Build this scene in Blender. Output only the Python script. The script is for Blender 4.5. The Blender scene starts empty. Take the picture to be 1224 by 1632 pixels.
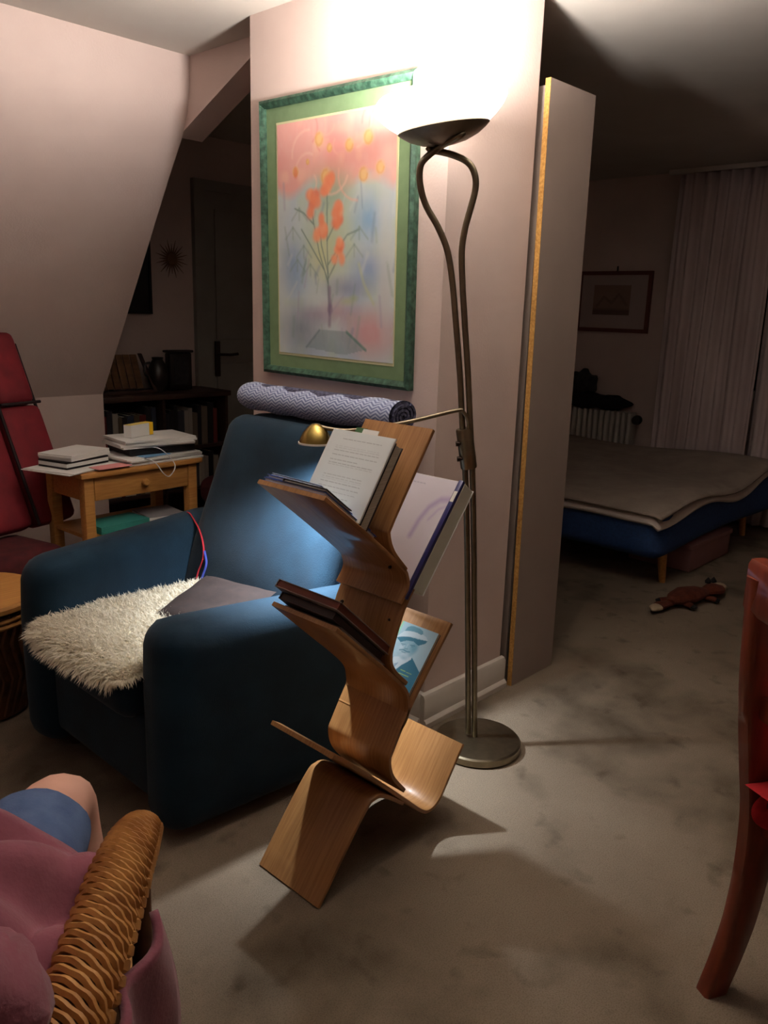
import bpy, bmesh, math, random
import numpy as np
from mathutils import Vector, Matrix
random.seed(7); np.random.seed(7)
S = bpy.context.scene
COL = S.collection

# ------------------------------------------------------------------ camera
F_PX, PITCH, ROLL, YAW, EYE = 1296.17, math.radians(14.024), math.radians(1.7264), math.radians(42.944), 1.37
FW = Vector((math.cos(YAW)*math.cos(PITCH), math.sin(YAW)*math.cos(PITCH), -math.sin(PITCH)))
R0 = Vector((math.sin(YAW), -math.cos(YAW), 0)); U0 = R0.cross(FW)
RT = R0*math.cos(ROLL)+U0*math.sin(ROLL); UP = U0*math.cos(ROLL)-R0*math.sin(ROLL)
cd = bpy.data.cameras.new('camera'); cam = bpy.data.objects.new('camera', cd); COL.objects.link(cam)
cd.sensor_fit = 'VERTICAL'; cd.sensor_height = 36.0; cd.lens = 36.0*F_PX/1632
cd.clip_start = 0.02; cd.clip_end = 60
M = Matrix((RT, UP, -FW)).transposed().to_4x4(); M.translation = (0, 0, EYE); cam.matrix_world = M
S.camera = cam

# ------------------------------------------------------------------ world, exposure
w = bpy.data.worlds.new('night'); S.world = w; w.use_nodes = True
w.node_tree.nodes['Background'].inputs[0].default_value = (0.5, 0.5, 0.6, 1)
w.node_tree.nodes['Background'].inputs[1].default_value = 0.004
S.view_settings.view_transform = 'Standard'; S.view_settings.look = 'None'
S.view_settings.gamma = 1; S.view_settings.use_curve_mapping = False
S.view_settings.exposure = 0.4
UPLIGHT_W, READING_W = 76.0, 74.0

# ------------------------------------------------------------------ helpers
def at(px, py, ax, d):
    "point where the sight line through a pixel of the photo meets the plane x / y / z = d"
    r = FW+RT*((px-612)/F_PX)-UP*((py-816)/F_PX); i = 'xyz'.index(ax); o = Vector((0, 0, EYE))
    return o+r*((d-o[i])/r[i])
def lin(c):
    return tuple(((x/255)/12.92 if x/255 <= .04045 else ((x/255+.055)/1.055)**2.4) for x in c)
def mat(name, c1, c2=None, rough=.6, scale=20, stretch=(1, 1, 1), bump=0, bscale=None, metal=0, sheen=0, spec=.5, detail=4, lo=.35, hi=.65, emit=None, coat=0, coord='Object', trans=0):
    m = bpy.data.materials.new(name); m.use_nodes = True; nt = m.node_tree; b = nt.nodes['Principled BSDF']
    b.inputs['Roughness'].default_value = rough; b.inputs['Metallic'].default_value = metal
    b.inputs['Specular IOR Level'].default_value = spec
    b.inputs['Sheen Weight'].default_value = sheen; b.inputs['Coat Weight'].default_value = coat
    b.inputs['Transmission Weight'].default_value = trans
    tc = nt.nodes.new('ShaderNodeTexCoord'); mp = nt.nodes.new('ShaderNodeMapping'); mp.inputs['Scale'].default_value = stretch
    nt.links.new(tc.outputs[coord], mp.inputs[0])
    c1 = lin(c1)+(1,); c2 = lin(c2)+(1,) if c2 else c1
    n = nt.nodes.new('ShaderNodeTexNoise'); n.inputs['Scale'].default_value = scale; n.inputs['Detail'].default_value = detail
    nt.links.new(mp.outputs[0], n.inputs['Vector'])
    cr = nt.nodes.new('ShaderNodeValToRGB'); cr.color_ramp.elements[0].color = c1; cr.color_ramp.elements[1].color = c2
    cr.color_ramp.elements[0].position = lo; cr.color_ramp.elements[1].position = hi
    nt.links.new(n.outputs['Fac'], cr.inputs[0]); nt.links.new(cr.outputs[0], b.inputs['Base Color'])
    if bump:
        n2 = nt.nodes.new('ShaderNodeTexNoise'); n2.inputs['Scale'].default_value = bscale or scale*4; n2.inputs['Detail'].default_value = 3
        nt.links.new(mp.outputs[0], n2.inputs['Vector'])
        bp = nt.nodes.new('ShaderNodeBump'); bp.inputs['Strength'].default_value = bump; bp.inputs['Distance'].default_value = .01
        nt.links.new(n2.outputs['Fac'], bp.inputs['Height']); nt.links.new(bp.outputs[0], b.inputs['Normal'])
    if emit:
        b.inputs['Emission Color'].default_value = emit[:3]+(1,); b.inputs['Emission Strength'].default_value = emit[3]
    return m
def vmat(name, rough=.6, spec=.3):
    m = bpy.data.materials.new(name); m.use_nodes = True; nt = m.node_tree; b = nt.nodes['Principled BSDF']
    a = nt.nodes.new('ShaderNodeVertexColor'); a.layer_name = 'print'; nt.links.new(a.outputs[0], b.inputs['Base Color'])
    b.inputs['Roughness'].default_value = rough; b.inputs['Specular IOR Level'].default_value = spec
    return m

def wloc(o):
    v = Vector((0, 0, 0))
    while o: v += o.location; o = o.parent
    return v
def tag(o, label=None, cat=None, group=None, kind=None):
    if label: o['label'] = label
    if cat: o['category'] = cat
    if group: o['group'] = group
    if kind: o['kind'] = kind
    return o
def thing(name, label, cat, loc, group=None):
    o = bpy.data.objects.new(name, None); COL.objects.link(o); o.location = loc; o.empty_display_size = .05
    return tag(o, label, cat, group)
def obj(name, vf, m, parent=None, smooth=40, origin=None):
    "one mesh object; vertices are given in room coordinates"
    vs, fs = vf[0], vf[1]
    vs = [Vector(v) for v in vs]
    if parent: off = wloc(parent)
    elif origin is not None: off = Vector(origin)
    else:
        lo = [min(v[i] for v in vs) for i in range(3)]; hi = [max(v[i] for v in vs) for i in range(3)]
        off = Vector(((lo[0]+hi[0])/2, (lo[1]+hi[1])/2, lo[2]))
    me = bpy.data.meshes.new(name); me.from_pydata([v-off for v in vs], [], fs); me.validate()
    bm = bmesh.new(); bm.from_mesh(me); bmesh.ops.recalc_face_normals(bm, faces=bm.faces); bm.to_mesh(me); bm.free()
    if smooth:
        me.polygons.foreach_set('use_smooth', [True]*len(me.polygons)); me.set_sharp_from_angle(angle=math.radians(smooth))
    me.materials.append(m)
    o = bpy.data.objects.new(name, me); COL.objects.link(o)
    if parent: o.parent = parent
    else: o.location = off
    return o
def struct(name, vf, m, smooth=30): return tag(obj(name, vf, m, None, smooth), kind='structure')

def join(*vfs):
    V, Fc = [], []
    for v, f in vfs:
        k = len(V); V += [Vector(p) for p in v]; Fc += [tuple(i+k for i in q) for q in f]
    return V, Fc
def box(x0, x1, y0, y1, z0, z1):
    v = [(x, y, z) for x in (x0, x1) for y in (y0, y1) for z in (z0, z1)]
    return v, [(0, 1, 3, 2), (4, 6, 7, 5), (0, 4, 5, 1), (2, 3, 7, 6), (0, 2, 6, 4), (1, 5, 7, 3)]
def bbox_(x0, x1, y0, y1, z0, z1, r=.004, seg=2):
    "box with bevelled edges"
    bm = bmesh.new(); v, f = box(x0, x1, y0, y1, z0, z1)
    bv = [bm.verts.new(p) for p in v]
    for q in f: bm.faces.new([bv[i] for i in q])
    bmesh.ops.bevel(bm, geom=list(bm.edges), offset=r, segments=seg, profile=.5, affect='EDGES')
    bm.verts.index_update()
    out = ([p.co.copy() for p in bm.verts], [[q.index for q in fc.verts] for fc in bm.faces]); bm.free(); return out
def rbox(c, s, r, n=10, warp=None):
    "dense rounded box for upholstery, centre c, size s"
    V, idx, Fc = [], {}, []
    h = Vector(s)/2
    def vid(p):
        k = tuple(round(a, 5) for a in p)
        if k not in idx:
            inner = Vector([max(-h[i]+r, min(h[i]-r, p[i]*h[i])) for i in range(3)])
            d = Vector([p[i]*h[i] for i in range(3)])-inner
            q = inner+(d.normalized()*r if d.length > 1e-9 else d)
            q += Vector(c)
            if warp: q = Vector(warp(q))
            idx[k] = len(V); V.append(q)
        return idx[k]
    g = [math.sin((-1+2*i/n)*math.pi/2*.86)/math.sin(math.pi/2*.86) for i in range(n+1)]
    for ax in range(3):
        for sg in (-1, 1):
            for i in range(n):
                for j in range(n):
                    q = []
                    for a, b in ((i, j), (i+1, j), (i+1, j+1), (i, j+1)):
                        p = [0, 0, 0]; p[ax] = sg; p[(ax+1) % 3] = g[a]; p[(ax+2) % 3] = g[b]; q.append(vid(p))
                    Fc.append(tuple(q))
    return V, Fc
def loft(rings, caps=True, closed=True):
    n = len(rings[0]); V = [Vector(p) for r in rings for p in r]; Fc = []
    for a in range(len(rings)-1):
        for i in range(n if closed else n-1):
            j = (i+1) % n; Fc.append((a*n+i, a*n+j, (a+1)*n+j, (a+1)*n+i))
    if caps and closed: Fc.append(tuple(range(n))); Fc.append(tuple((len(rings)-1)*n+i for i in range(n)))
    return V, Fc
def spline(pts, n=6):
    "Catmull-Rom through the points"
    P = [Vector(p) for p in pts]; P = [2*P[0]-P[1]]+P+[2*P[-1]-P[-2]]; out = []
    for k in range(1, len(P)-2):
        a, b, c, d = P[k-1:k+3]
        for i in range(n):
            t = i/n; out.append(.5*((2*b)+(c-a)*t+(2*a-5*b+4*c-d)*t*t+(3*b-a-3*c+d)*t**3))
    out.append(P[-2].copy()); return out
def tube(pts, r, n=8, caps=True, flat=1.0):
    P = [Vector(p) for p in pts]; rings = []; ref = None
    for i, p in enumerate(P):
        t = (P[min(i+1, len(P)-1)]-P[max(i-1, 0)]).normalized()
        if ref is None: ref = t.orthogonal().normalized()
        ref = (ref-t*ref.dot(t)).normalized(); b = t.cross(ref)
        rr = r[i] if hasattr(r, '__len__') else r
        rings.append([p+(ref*math.cos(a)*flat+b*math.sin(a))*rr for a in [2*math.pi*k/n for k in range(n)]])
    return loft(rings, caps)
def lathe(prof, c=(0, 0, 0), n=32, M3=None):
    "profile of (radius, height) turned about z"
    rings = []
    for r, z in prof: rings.append([Vector((r*math.cos(2*math.pi*k/n), r*math.sin(2*math.pi*k/n), z)) for k in range(n)])
    V, Fc = loft(rings, True)
    V = [(M3 @ v if M3 else v)+Vector(c) for v in V]; return V, Fc
def frame_of(o, ex, ey, ez):
    ex, ey, ez = Vector(ex), Vector(ey), Vector(ez); o = Vector(o)
    return lambda a, b, c: o+ex*a+ey*b+ez*c
def xf(vf, fn): return [fn(*v) for v in vf[0]], vf[1]
def copy_tree(o, parent=None):
    c = o.copy(); COL.objects.link(c); c.parent = parent
    for ch in o.children: copy_tree(ch, c)
    return c
def grid(fn, nu, nv):
    V = [Vector(fn(i/nu, j/nv)) for j in range(nv+1) for i in range(nu+1)]
    return V, [(j*(nu+1)+i, j*(nu+1)+i+1, (j+1)*(nu+1)+i+1, (j+1)*(nu+1)+i) for j in range(nv) for i in range(nu)]
def sheet(fn, nu, nv, th):
    "a grid given thickness along its normals"
    V, Fc = grid(fn, nu, nv); N = [Vector((0, 0, 0)) for _ in V]
    for f in Fc:
        nn = (V[f[2]]-V[f[0]]).cross(V[f[3]]-V[f[1]])
        for i in f: N[i] += nn
    k = len(V); V2 = [v-n.normalized()*th for v, n in zip(V, N)]
    F2 = [tuple(i+k for i in reversed(f)) for f in Fc]
    rim = [i for i in range(nu+1)]+[(nu+1)*j+nu for j in range(1, nv+1)]+[(nu+1)*nv+i for i in range(nu-1, -1, -1)]+[(nu+1)*j for j in range(nv-1, 0, -1)]
    Fr = [(rim[i], rim[(i+1) % len(rim)], rim[(i+1) % len(rim)]+k, rim[i]+k) for i in range(len(rim))]
    return V+V2, Fc+F2+Fr
def vnoise(u, v, f, seed=0):
    "smooth value noise on numpy arrays"
    rs = np.random.RandomState(seed); G = rs.rand(64, 64)
    x, y = u*f, v*f; xi, yi = np.floor(x).astype(int), np.floor(y).astype(int); a, b = x-xi, y-yi
    a = a*a*(3-2*a); b = b*b*(3-2*b); g = lambda i, j: G[i % 64, j % 64]
    return (g(xi, yi)*(1-a)+g(xi+1, yi)*a)*(1-b)+(g(xi, yi+1)*(1-a)+g(xi+1, yi+1)*a)*b
class Print:
    "flat print, drawn as colours on a fine grid; u to the right, v downwards"
    def __init__(s, nu, nv, col, aspect):
        s.nu, s.nv, s.asp = nu, nv, aspect
        s.u, s.v = np.meshgrid(np.linspace(0, 1, nu+1), np.linspace(0, 1, nv+1))
        s.C = np.ones((nv+1, nu+1, 3))*np.array(lin(col))
    def mix(s, m, col, a=1):
        m = np.clip(m*a, 0, 1)[..., None]; s.C = s.C*(1-m)+np.array(lin(col))*m
    def blob(s, u, v, ru, rv, col, a=1, soft=.5, rot=0):
        x, y = (s.u-u), (s.v-v)/s.asp; c, d = math.cos(rot), math.sin(rot); x, y = x*c+y*d, y*c-x*d
        r = np.sqrt((x/ru)**2+(y/(rv/s.asp))**2); s.mix(np.clip((1-r)/soft, 0, 1), col, a)
    def line(s, pts, wd, col, a=1, soft=.6):
        D = np.full(s.u.shape, 9.)
        for (x0, y0), (x1, y1) in zip(pts[:-1], pts[1:]):
            y0_, y1_ = y0/s.asp, y1/s.asp; dx, dy = x1-x0, y1_-y0_
            t = np.clip(((s.u-x0)*dx+(s.v/s.asp-y0_)*dy)/(dx*dx+dy*dy+1e-9), 0, 1)
            D = np.minimum(D, np.hypot(s.u-x0-t*dx, s.v/s.asp-y0_-t*dy))
        s.mix(np.clip((1-D/wd)/soft, 0, 1), col, a)
    def poly(s, pts, col, a=1):
        inside = np.zeros(s.u.shape, bool); n = len(pts)
        for i in range(n):
            (x0, y0), (x1, y1) = pts[i], pts[(i+1) % n]
            if y0 == y1: continue
            cnd = ((y0 > s.v) != (y1 > s.v)) & (s.u < (x1-x0)*(s.v-y0)/(y1-y0)+x0); inside ^= cnd
        s.mix(inside.astype(float), col, a)
    def build(s, name, corner, eu, ev, m, parent=None):
        "corner = top left, eu / ev = edge vectors to the right and downwards"
        c, eu, ev = Vector(corner), Vector(eu), Vector(ev)
        V = [c+eu*u+ev*v for u, v in zip(s.u.ravel(), s.v.ravel())]; n = s.nu+1
        Fc = [(j*n+i, j*n+i+1, (j+1)*n+i+1, (j+1)*n+i) for j in range(s.nv) for i in range(s.nu)]
        o = obj(name, (V, Fc), m, parent, 0)
        at_ = o.data.attributes.new('print', 'FLOAT_COLOR', 'POINT')
        at_.data.foreach_set('color', np.concatenate([s.C.reshape(-1, 3), np.ones((s.C.shape[0]*s.C.shape[1], 1))], 1).astype(np.float32).ravel())
        return o

# ------------------------------------------------------------------ materials
mWall = mat('pink_plaster', (219, 198, 190), (212, 190, 182), .9, 3, bump=.08, bscale=120)
mCeil = mat('ceiling_paint', (206, 199, 190), (200, 192, 183), .95, 3, bump=.05, bscale=150)
mWhite = mat('white_paint', (214, 206, 196), (205, 196, 186), .45, 6)
mDoor = mat('door_paint', (150, 146, 138), (142, 138, 130), .5, 6)
mGreen = mat('green_frame_paint', (26, 58, 44), (66, 102, 82), .6, 55, (1, 1, 1), .3, 80)
mMatGreen = mat('sage_mount_card', (116, 142, 102), (122, 148, 108), .9, 30)
mCream = mat('cream_card', (214, 212, 168), None, .9)
mBrass = mat('antique_brass', (132, 120, 100), (142, 130, 108), .36, 40, metal=1)
mDish = mat('dark_bronze', (140, 126, 110), (150, 136, 118), .45, 40, metal=1)
mGold = mat('polished_brass', (190, 165, 95), (170, 145, 80), .25, 30, metal=1)
mKnob = mat('dark_knob', (50, 36, 30), None, .35, metal=.7)
mTeal = mat('teal_velvet', (16, 38, 54), (22, 48, 66), .8, 7, bump=.12, bscale=260, sheen=.1, spec=.15)
mPly = mat('beech_plywood', (174, 126, 76), (154, 106, 62), .42, 14, (.6, 14, .6), .03, 40, coat=.15)
mPlyE = mPly
mPine = mat('pine_wood', (206, 150, 84), (188, 130, 68), .45, 9, (1, 14, 14), .03, 50)
mDarkWood = mat('dark_walnut', (66, 42, 32), (50, 32, 26), .5, 8, (1, 10, 10))
mCherry = mat('cherry_wood', (128, 52, 28), (104, 38, 22), .35, 7, (6, 6, 1), .02, 50, coat=.3)
mPanel = mat('grey_laminate', (158, 142, 134), (152, 136, 128), .5, 4)
mChip = mat('raw_chipboard', (214, 166, 92), (168, 118, 56), .9, 130, bump=.3, bscale=200, lo=.3, hi=.75)
mBed = mat('navy_upholstery', (46, 80, 138), (38, 68, 122), .85, 60, bump=.1, bscale=400)
mBlanket = mat('grey_blanket', (176, 162, 150), (162, 148, 136), .95, 9, bump=.2, bscale=120)
mDuvet = mat('white_duvet', (226, 214, 204), (216, 204, 194), .9, 10)
mCurt = mat('pink_white_curtain', (226, 210, 210), (206, 188, 188), .9, 9, (1, 1, .15), bump=.05)
mRad = mat('radiator_enamel', (205, 200, 190), None, .4)
mBlackCloth = mat('black_cloth', (16, 16, 20), (26, 26, 30), .95, 20, bump=.3, bscale=60)
mGreyCloth = mat('charcoal_cloth', (58, 56, 58), (40, 40, 42), .95, 30, bump=.3, bscale=90)
mRed = mat('crimson_upholstery', (128, 22, 36), (108, 16, 30), .75, 12, bump=.05)
mPiping = mat('black_piping', (30, 12, 16), None, .8)
mMaroon = mat('maroon_fabric', (84, 22, 28), (66, 16, 22), .9, 20)
mRedCush = mat('red_cotton', (196, 22, 34), (178, 16, 28), .85, 40, bump=.06)
mBrownCush = mat('brown_fabric', (48, 35, 33), (40, 29, 28), .9, 30, bump=.08)
mFleece = mat('sheepskin', (248, 242, 228), (238, 230, 214), .95, 14, spec=.1)
mPaper = mat('white_paper', (230, 230, 228), (222, 220, 216), .85, 6)
mPages = mat('page_block', (206, 196, 176), (178, 166, 146), .9, 9, (1, 1, 90))
mBlueF = mat('blue_plastic', (40, 72, 140), (58, 96, 170), .25, 6, coat=.4)
mClear = mat('clear_sleeve', (150, 170, 195), (190, 205, 220), .15, 6, coat=.5)
mDkBook = mat('dark_cover', (46, 34, 32), (56, 42, 40), .5, 8)
mRedBook = mat('russet_cover', (120, 58, 38), (104, 46, 30), .55, 8)
mTaupe = mat('taupe_cover', (150, 134, 124), (138, 122, 114), .55, 8)
mBlackBk = mat('black_cover', (18, 17, 20), None, .5)
mNavyS = mat('navy_slide_spine', (44, 46, 104), None, .3, coat=.4)
mPrint = vmat('printed_cover', .35); mArt = vmat('pastel_artwork', .35, .4); mText = vmat('printed_page', .7)
mHandle = mat('dull_brass', (60, 48, 40), None, .45, metal=.6)
mDkObj = mat('dark_pottery', (28, 22, 22), (40, 32, 30), .4, 10)
mYellow = mat('yellow_carton', (240, 190, 20), None, .6)
mTealBk = mat('turquoise_cover', (60, 150, 140), None, .6)
mCord = mat('white_cord', (225, 225, 230), None, .5)
mStrapR = mat('red_strap', (190, 40, 54), None, .8); mStrapB = mat('blue_strap', (56, 70, 160), None, .8)
mSkin = mat('skin', (222, 172, 152), (214, 160, 140), .6, 12, bump=.04, bscale=200)
mJean = mat('blue_denim', (86, 108, 150), (70, 92, 134), .9, 25, (1, 1, 1), .2, 300)
mMauve = mat('mauve_fleece', (150, 84, 100), (136, 74, 90), .95, 18, bump=.12, bscale=160, sheen=.2)
mWick = mat('honey_wicker', (206, 150, 82), (168, 112, 54), .55, 26, bump=.1, coat=.1)
mWickD = mat('dark_wicker', (110, 70, 40), (76, 46, 28), .7, 26)
mHair = mat('brown_hair', (70, 50, 38), (52, 36, 28), .7, 60)
mFox = mat('russet_plush', (104, 46, 26), (84, 34, 20), .95, 40, bump=.4, bscale=200)
mFoxW = mat('cream_plush', (190, 168, 140), None, .95, bump=.4, bscale=200); mFoxB = mat('black_plush', (20, 17, 18), None, .95)
mOchre = mat('ochre_wood', (120, 84, 52), (96, 64, 40), .6, 10, (1, 10, 1))
mSlipper = mat('dark_teal_cloth', (24, 44, 54), None, .9)
mPinkBox = mat('dusty_pink_card', (150, 106, 104), None, .85)
mPostit = mat('green_tab', (70, 110, 70), None, .6)
mLeather = mat('grey_label', (120, 110, 110), None, .7)

def translucent(m, f):
    nt = m.node_tree; b = nt.nodes['Principled BSDF']; t = nt.nodes.new('ShaderNodeBsdfTranslucent'); x = nt.nodes.new('ShaderNodeMixShader')
    nt.links.new(b.inputs['Base Color'].links[0].from_socket, t.inputs[0]); x.inputs[0].default_value = f
    nt.links.new(b.outputs[0], x.inputs[1]); nt.links.new(t.outputs[0], x.inputs[2]); nt.links.new(x.outputs[0], nt.nodes['Material Output'].inputs[0])
translucent(mFleece, .45)
def carpet_mat():
    m = mat('grey_carpet', (154, 138, 120), (137, 121, 104), .98, 2.2, bump=.5, bscale=420, detail=8, spec=.1)
    nt = m.node_tree; b = nt.nodes['Principled BSDF']; src = b.inputs['Base Color'].links[0].from_socket
    tc = nt.nodes.new('ShaderNodeTexCoord')
    def stain(scale, lo, hi, col, prev, det=3):
        n = nt.nodes.new('ShaderNodeTexNoise'); n.inputs['Scale'].default_value = scale; n.inputs['Detail'].default_value = det; n.inputs['Distortion'].default_value = .15
        nt.links.new(tc.outputs['Object'], n.inputs['Vector'])
        mr = nt.nodes.new('ShaderNodeMapRange'); mr.inputs[1].default_value = lo; mr.inputs[2].default_value = hi; mr.clamp = True
        nt.links.new(n.outputs['Fac'], mr.inputs[0])
        mx = nt.nodes.new('ShaderNodeMix'); mx.data_type = 'RGBA'; mx.blend_type = 'MULTIPLY'
        nt.links.new(mr.outputs[0], mx.inputs[0]); nt.links.new(prev, mx.inputs[6]); mx.inputs[7].default_value = col
        return mx.outputs[2]
    a = stain(4.0, .50, .75, (.52, .51, .49, 1), src)
    a = stain(11, .60, .82, (.50, .48, .46, 1), a)
    a = stain(300, .45, .7, (.72, .72, .7, 1), a, 2)
    nt.links.new(a, b.inputs['Base Color']); return m
mCarpet = carpet_mat()

def herring_mat():
    m = mat('blue_herringbone', (66, 74, 110), (70, 80, 116), .95, 40, bump=.1, sheen=.2)
    nt = m.node_tree; b = nt.nodes['Principled BSDF']; L = nt.links.new
    tc = nt.nodes.new('ShaderNodeUVMap')
    sp = nt.nodes.new('ShaderNodeSeparateXYZ'); L(tc.outputs[0], sp.inputs[0])
    def mth(op, a, bb=None):
        n = nt.nodes.new('ShaderNodeMath'); n.operation = op
        for i, x in enumerate((a, bb)):
            if x is None: continue
            if isinstance(x, (int, float)): n.inputs[i].default_value = x
            else: L(x, n.inputs[i])
        return n.outputs[0]
    zig = mth('PINGPONG', mth('MULTIPLY', sp.outputs[0], 40.), 1.)
    ph = mth('ADD', mth('MULTIPLY', sp.outputs[1], 26.), zig)
    st = mth('GREATER_THAN', mth('FRACT', ph), .5)
    mx = nt.nodes.new('ShaderNodeMix'); mx.data_type = 'RGBA'; L(st, mx.inputs[0])
    mx.inputs[6].default_value = lin((104, 114, 154))+(1,); mx.inputs[7].default_value = lin((180, 190, 216))+(1,)
    L(mx.outputs[2], b.inputs['Base Color']); return m
mHerring = herring_mat()

# ------------------------------------------------------------------ room shell
CZ = 2.338; PX, PY0, PY1, PX1 = 1.945, 1.60, 2.513, 2.38       # the chimney breast
XW, YB, XB, YR = 5.738, 4.40, -1.6, -1.7                        # far wall, back wall, wall behind, right wall
HX = 2.085                                                        # where the sloped wall ends
struct('floor', box(XB, XW, YR, YB, -.1, 0), mCarpet)
struct('ceiling', box(XB-.1, XW+.1, YR-.1, YB+.1, CZ, CZ+.1), mCeil)
struct('wall_chimney', box(PX, PX1, PY0, PY1, 0, CZ), mWall)
struct('wall_far', box(XW, XW+.1, YR-.1, YB+.1, -.1, CZ), mWall)
struct('wall_back', box(HX, XW, YB, YB+.1, -.1, CZ), mWall)
struct('wall_right', box(XB, XW, YR-.1, YR, -.1, CZ), mWall)
struct('wall_behind', box(XB-.1, XB, YR-.1, YB+.1, -.1, CZ), mWall)
# sloped attic wall: short upright band under the ceiling, slope, knee wall, one solid with real thickness
prof = [(3.09, CZ), (3.095, 2.24), (3.115, 2.13), (3.16, 2.04), (3.27, 1.89), (3.94, .915), (3.95, .90), (3.95, 0)]
prof2 = [(YB, 0), (YB, .5), (YB, .9), (YB, 1.2), (YB, 1.7), (YB, 2.0), (YB, 2.2), (YB, CZ)]
pr = prof+prof2
struct('wall_slope', loft([[(XB, y, z) for y, z in pr], [(HX, y, z) for y, z in pr]]), mWall, 25)
hp = [(3.10, CZ), (3.105, 2.2), (3.19, 2.045), (2.99, 2.135), (2.80, 2.22), (2.56, 2.325), (2.56, CZ)]
struct('trim_1', loft([[(HX-.0, y, z) for y, z in hp], [(HX+.12, y, z) for y, z in hp]]), mWall, 25)
# baseboards on the chimney breast
def baseboard(name, p0, p1, nrm, ext0=0, ext1=0):
    d = (Vector(p1)-Vector(p0)).normalized(); n = Vector(nrm)
    a, b = Vector(p0)-d*ext0, Vector(p1)+d*ext1
    pf = [(0, 0), (.03, 0), (.03, .018), (.025, .026), (.019, .03), (.019, .105), (.013, .116), (0, .12)]
    return struct(name, loft([[p+n*q+Vector((0, 0, z)) for q, z in pf] for p in (a, b)]), mWhite)
baseboard('baseboard_right', (PX, PY0-.0005, 0), (PX1, PY0-.0005, 0), (0, -1, 0), .019, .012)
baseboard('baseboard_left', (PX-.0005, PY0, 0), (PX-.0005, PY1, 0), (-1, 0, 0), 0, 0)
# door in the back wall
dr = struct('door_1', join(box(3.03, 3.93, YB-.02, YB, 0, 2.03)), mDoor)
obj('door_frame', join(box(2.95, 3.03, YB-.035, YB, 0, 2.09), box(3.93, 4.01, YB-.035, YB, 0, 2.09), box(3.03, 3.93, YB-.035, YB, 2.03, 2.09)), mDoor, dr, 0)
obj('leaf_panel', bbox_(3.10, 3.86, YB-.03, YB-.02, 1.15, 1.93, .006), mDoor, dr)
obj('leaf_panel', bbox_(3.10, 3.86, YB-.03, YB-.02, .18, 1.0, .006), mDoor, dr)
hp_ = obj('handle_plate', bbox_(3.083, 3.118, YB-.038, YB-.02, .92, 1.14, .004), mHandle, dr)
obj('lever', join(tube(spline([(3.10, YB-.03, 1.06), (3.10, YB-.075, 1.06), (3.115, YB-.085, 1.06), (3.16, YB-.085, 1.058), (3.22, YB-.083, 1.062)], 4), .009, 8)), mHandle, hp_)

# ------------------------------------------------------------------ floor lamp (leans towards the chair)
LB = Vector((1.965, 1.385, 0)); LT = Vector((1.742, 1.457, 1.868)); LA = (LT-LB).normalized()
lamp = thing('floor_lamp', 'bronze uplighter floor lamp with glowing glass bowl and looped twin stem, leaning', 'floor lamp', LB)
obj('base', lathe([(.001, 0), (.134, 0), (.139, .006), (.139, .026), (.134, .031), (.1, .034), (.03, .037), (.001, .037)], LB, 56), mBrass, lamp, 30)
LR = (RT-LA*RT.dot(LA)).normalized(); LN = LA.cross(LR)          # lamp's own frame
def onlamp(px, py, off=0):
    r = FW+RT*((px-612)/F_PX)-UP*((py-816)/F_PX); o = Vector((0, 0, EYE))
    t = (LB-o).dot(LN)/r.dot(LN); return o+r*t+LN*off
def rel(px, py, off=0): return onlamp(px, py, off)
sgn = 1 if LN.dot(FW) < 0 else -1      # +: towards the viewer's side
left = [(746, 1168, 0), (745.5, 1000, 0), (744, 850, 0), (741, 740, 0), (737, 680, 0), (733, 600, 0), (727, 520, 0), (721, 450, 0), (713, 400, 0), (698, 362, 0), (680, 330, 0), (671, 303, .004), (668.5, 276, .006), (675, 256, .01), (688, 241, .012), (706, 230, .012), (724, 221, .010), (737, 213, .006)]
right = [(756.5, 1180, 0), (756, 1000, 0), (755, 850, 0), (752.5, 740, 0), (750, 690, 0), (746, 600, 0), (741, 520, 0), (737, 450, 0), (736, 400, 0), (741, 365, 0), (750, 332, 0), (757, 305, 0), (758, 285, 0), (752, 266, -.002), (740, 254, -.006), (722, 246, -.010), (704, 241, -.013), (688, 238, -.014), (682, 232, -.014)]
# dish and bowl, square to the leaning axis
tilt = Matrix.Rotation(math.radians(-3.5), 3, FW) @ LA.to_track_quat('Z', 'Y').to_matrix()
DC = onlamp(707, 205)                                            # centre of the dish rim
dish = obj('dish', lathe([(.001, -.040), (.03, -.039), (.06, -.033), (.09, -.021), (.11, -.008), (.119, .0), (.118, .003), (.105, -.003), (.06, -.026), (.001, -.034)], DC, 56, tilt), mDish, lamp, 50)
from mathutils.bvhtree import BVHTree
dbv = BVHTree.FromPolygons([v.co+LB for v in dish.data.vertices], [list(p.vertices) for p in dish.data.polygons])
def ondish(px, py, lift=.010):
    r = (FW+RT*((px-612)/F_PX)-UP*((py-816)/F_PX)).normalized(); h = dbv.ray_cast(Vector((0, 0, EYE)), r)
    return Vector((0, 0, EYE))+r*(h[3]-lift) if h[0] is not None else onlamp(px, py, sgn*.03)
P = [rel(x, y, sgn*o*1.2) for x, y, o in left[:-4]]
P += [ondish(704, 232), ondish(720, 224), ondish(733, 216), ondish(738, 212, -.002)]
obj('stem', tube(spline(P, 5), .0088, 10), mBrass, lamp)
obj('stem', tube(spline([rel(x, y, sgn*o*1.2) for x, y, o in right], 5), .0088, 10), mBrass, lamp)
mGlass = bpy.data.materials.new('opal_glass'); mGlass.use_nodes = True
nt = mGlass.node_tree; b = nt.nodes['Principled BSDF']; b.inputs['Base Color'].default_value = (.9, .86, .8, 1); b.inputs['Roughness'].default_value = .3
b.inputs['Emission Color'].default_value = (1, .93, .86, 1); b.inputs['Emission Strength'].default_value = 7.5
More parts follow.
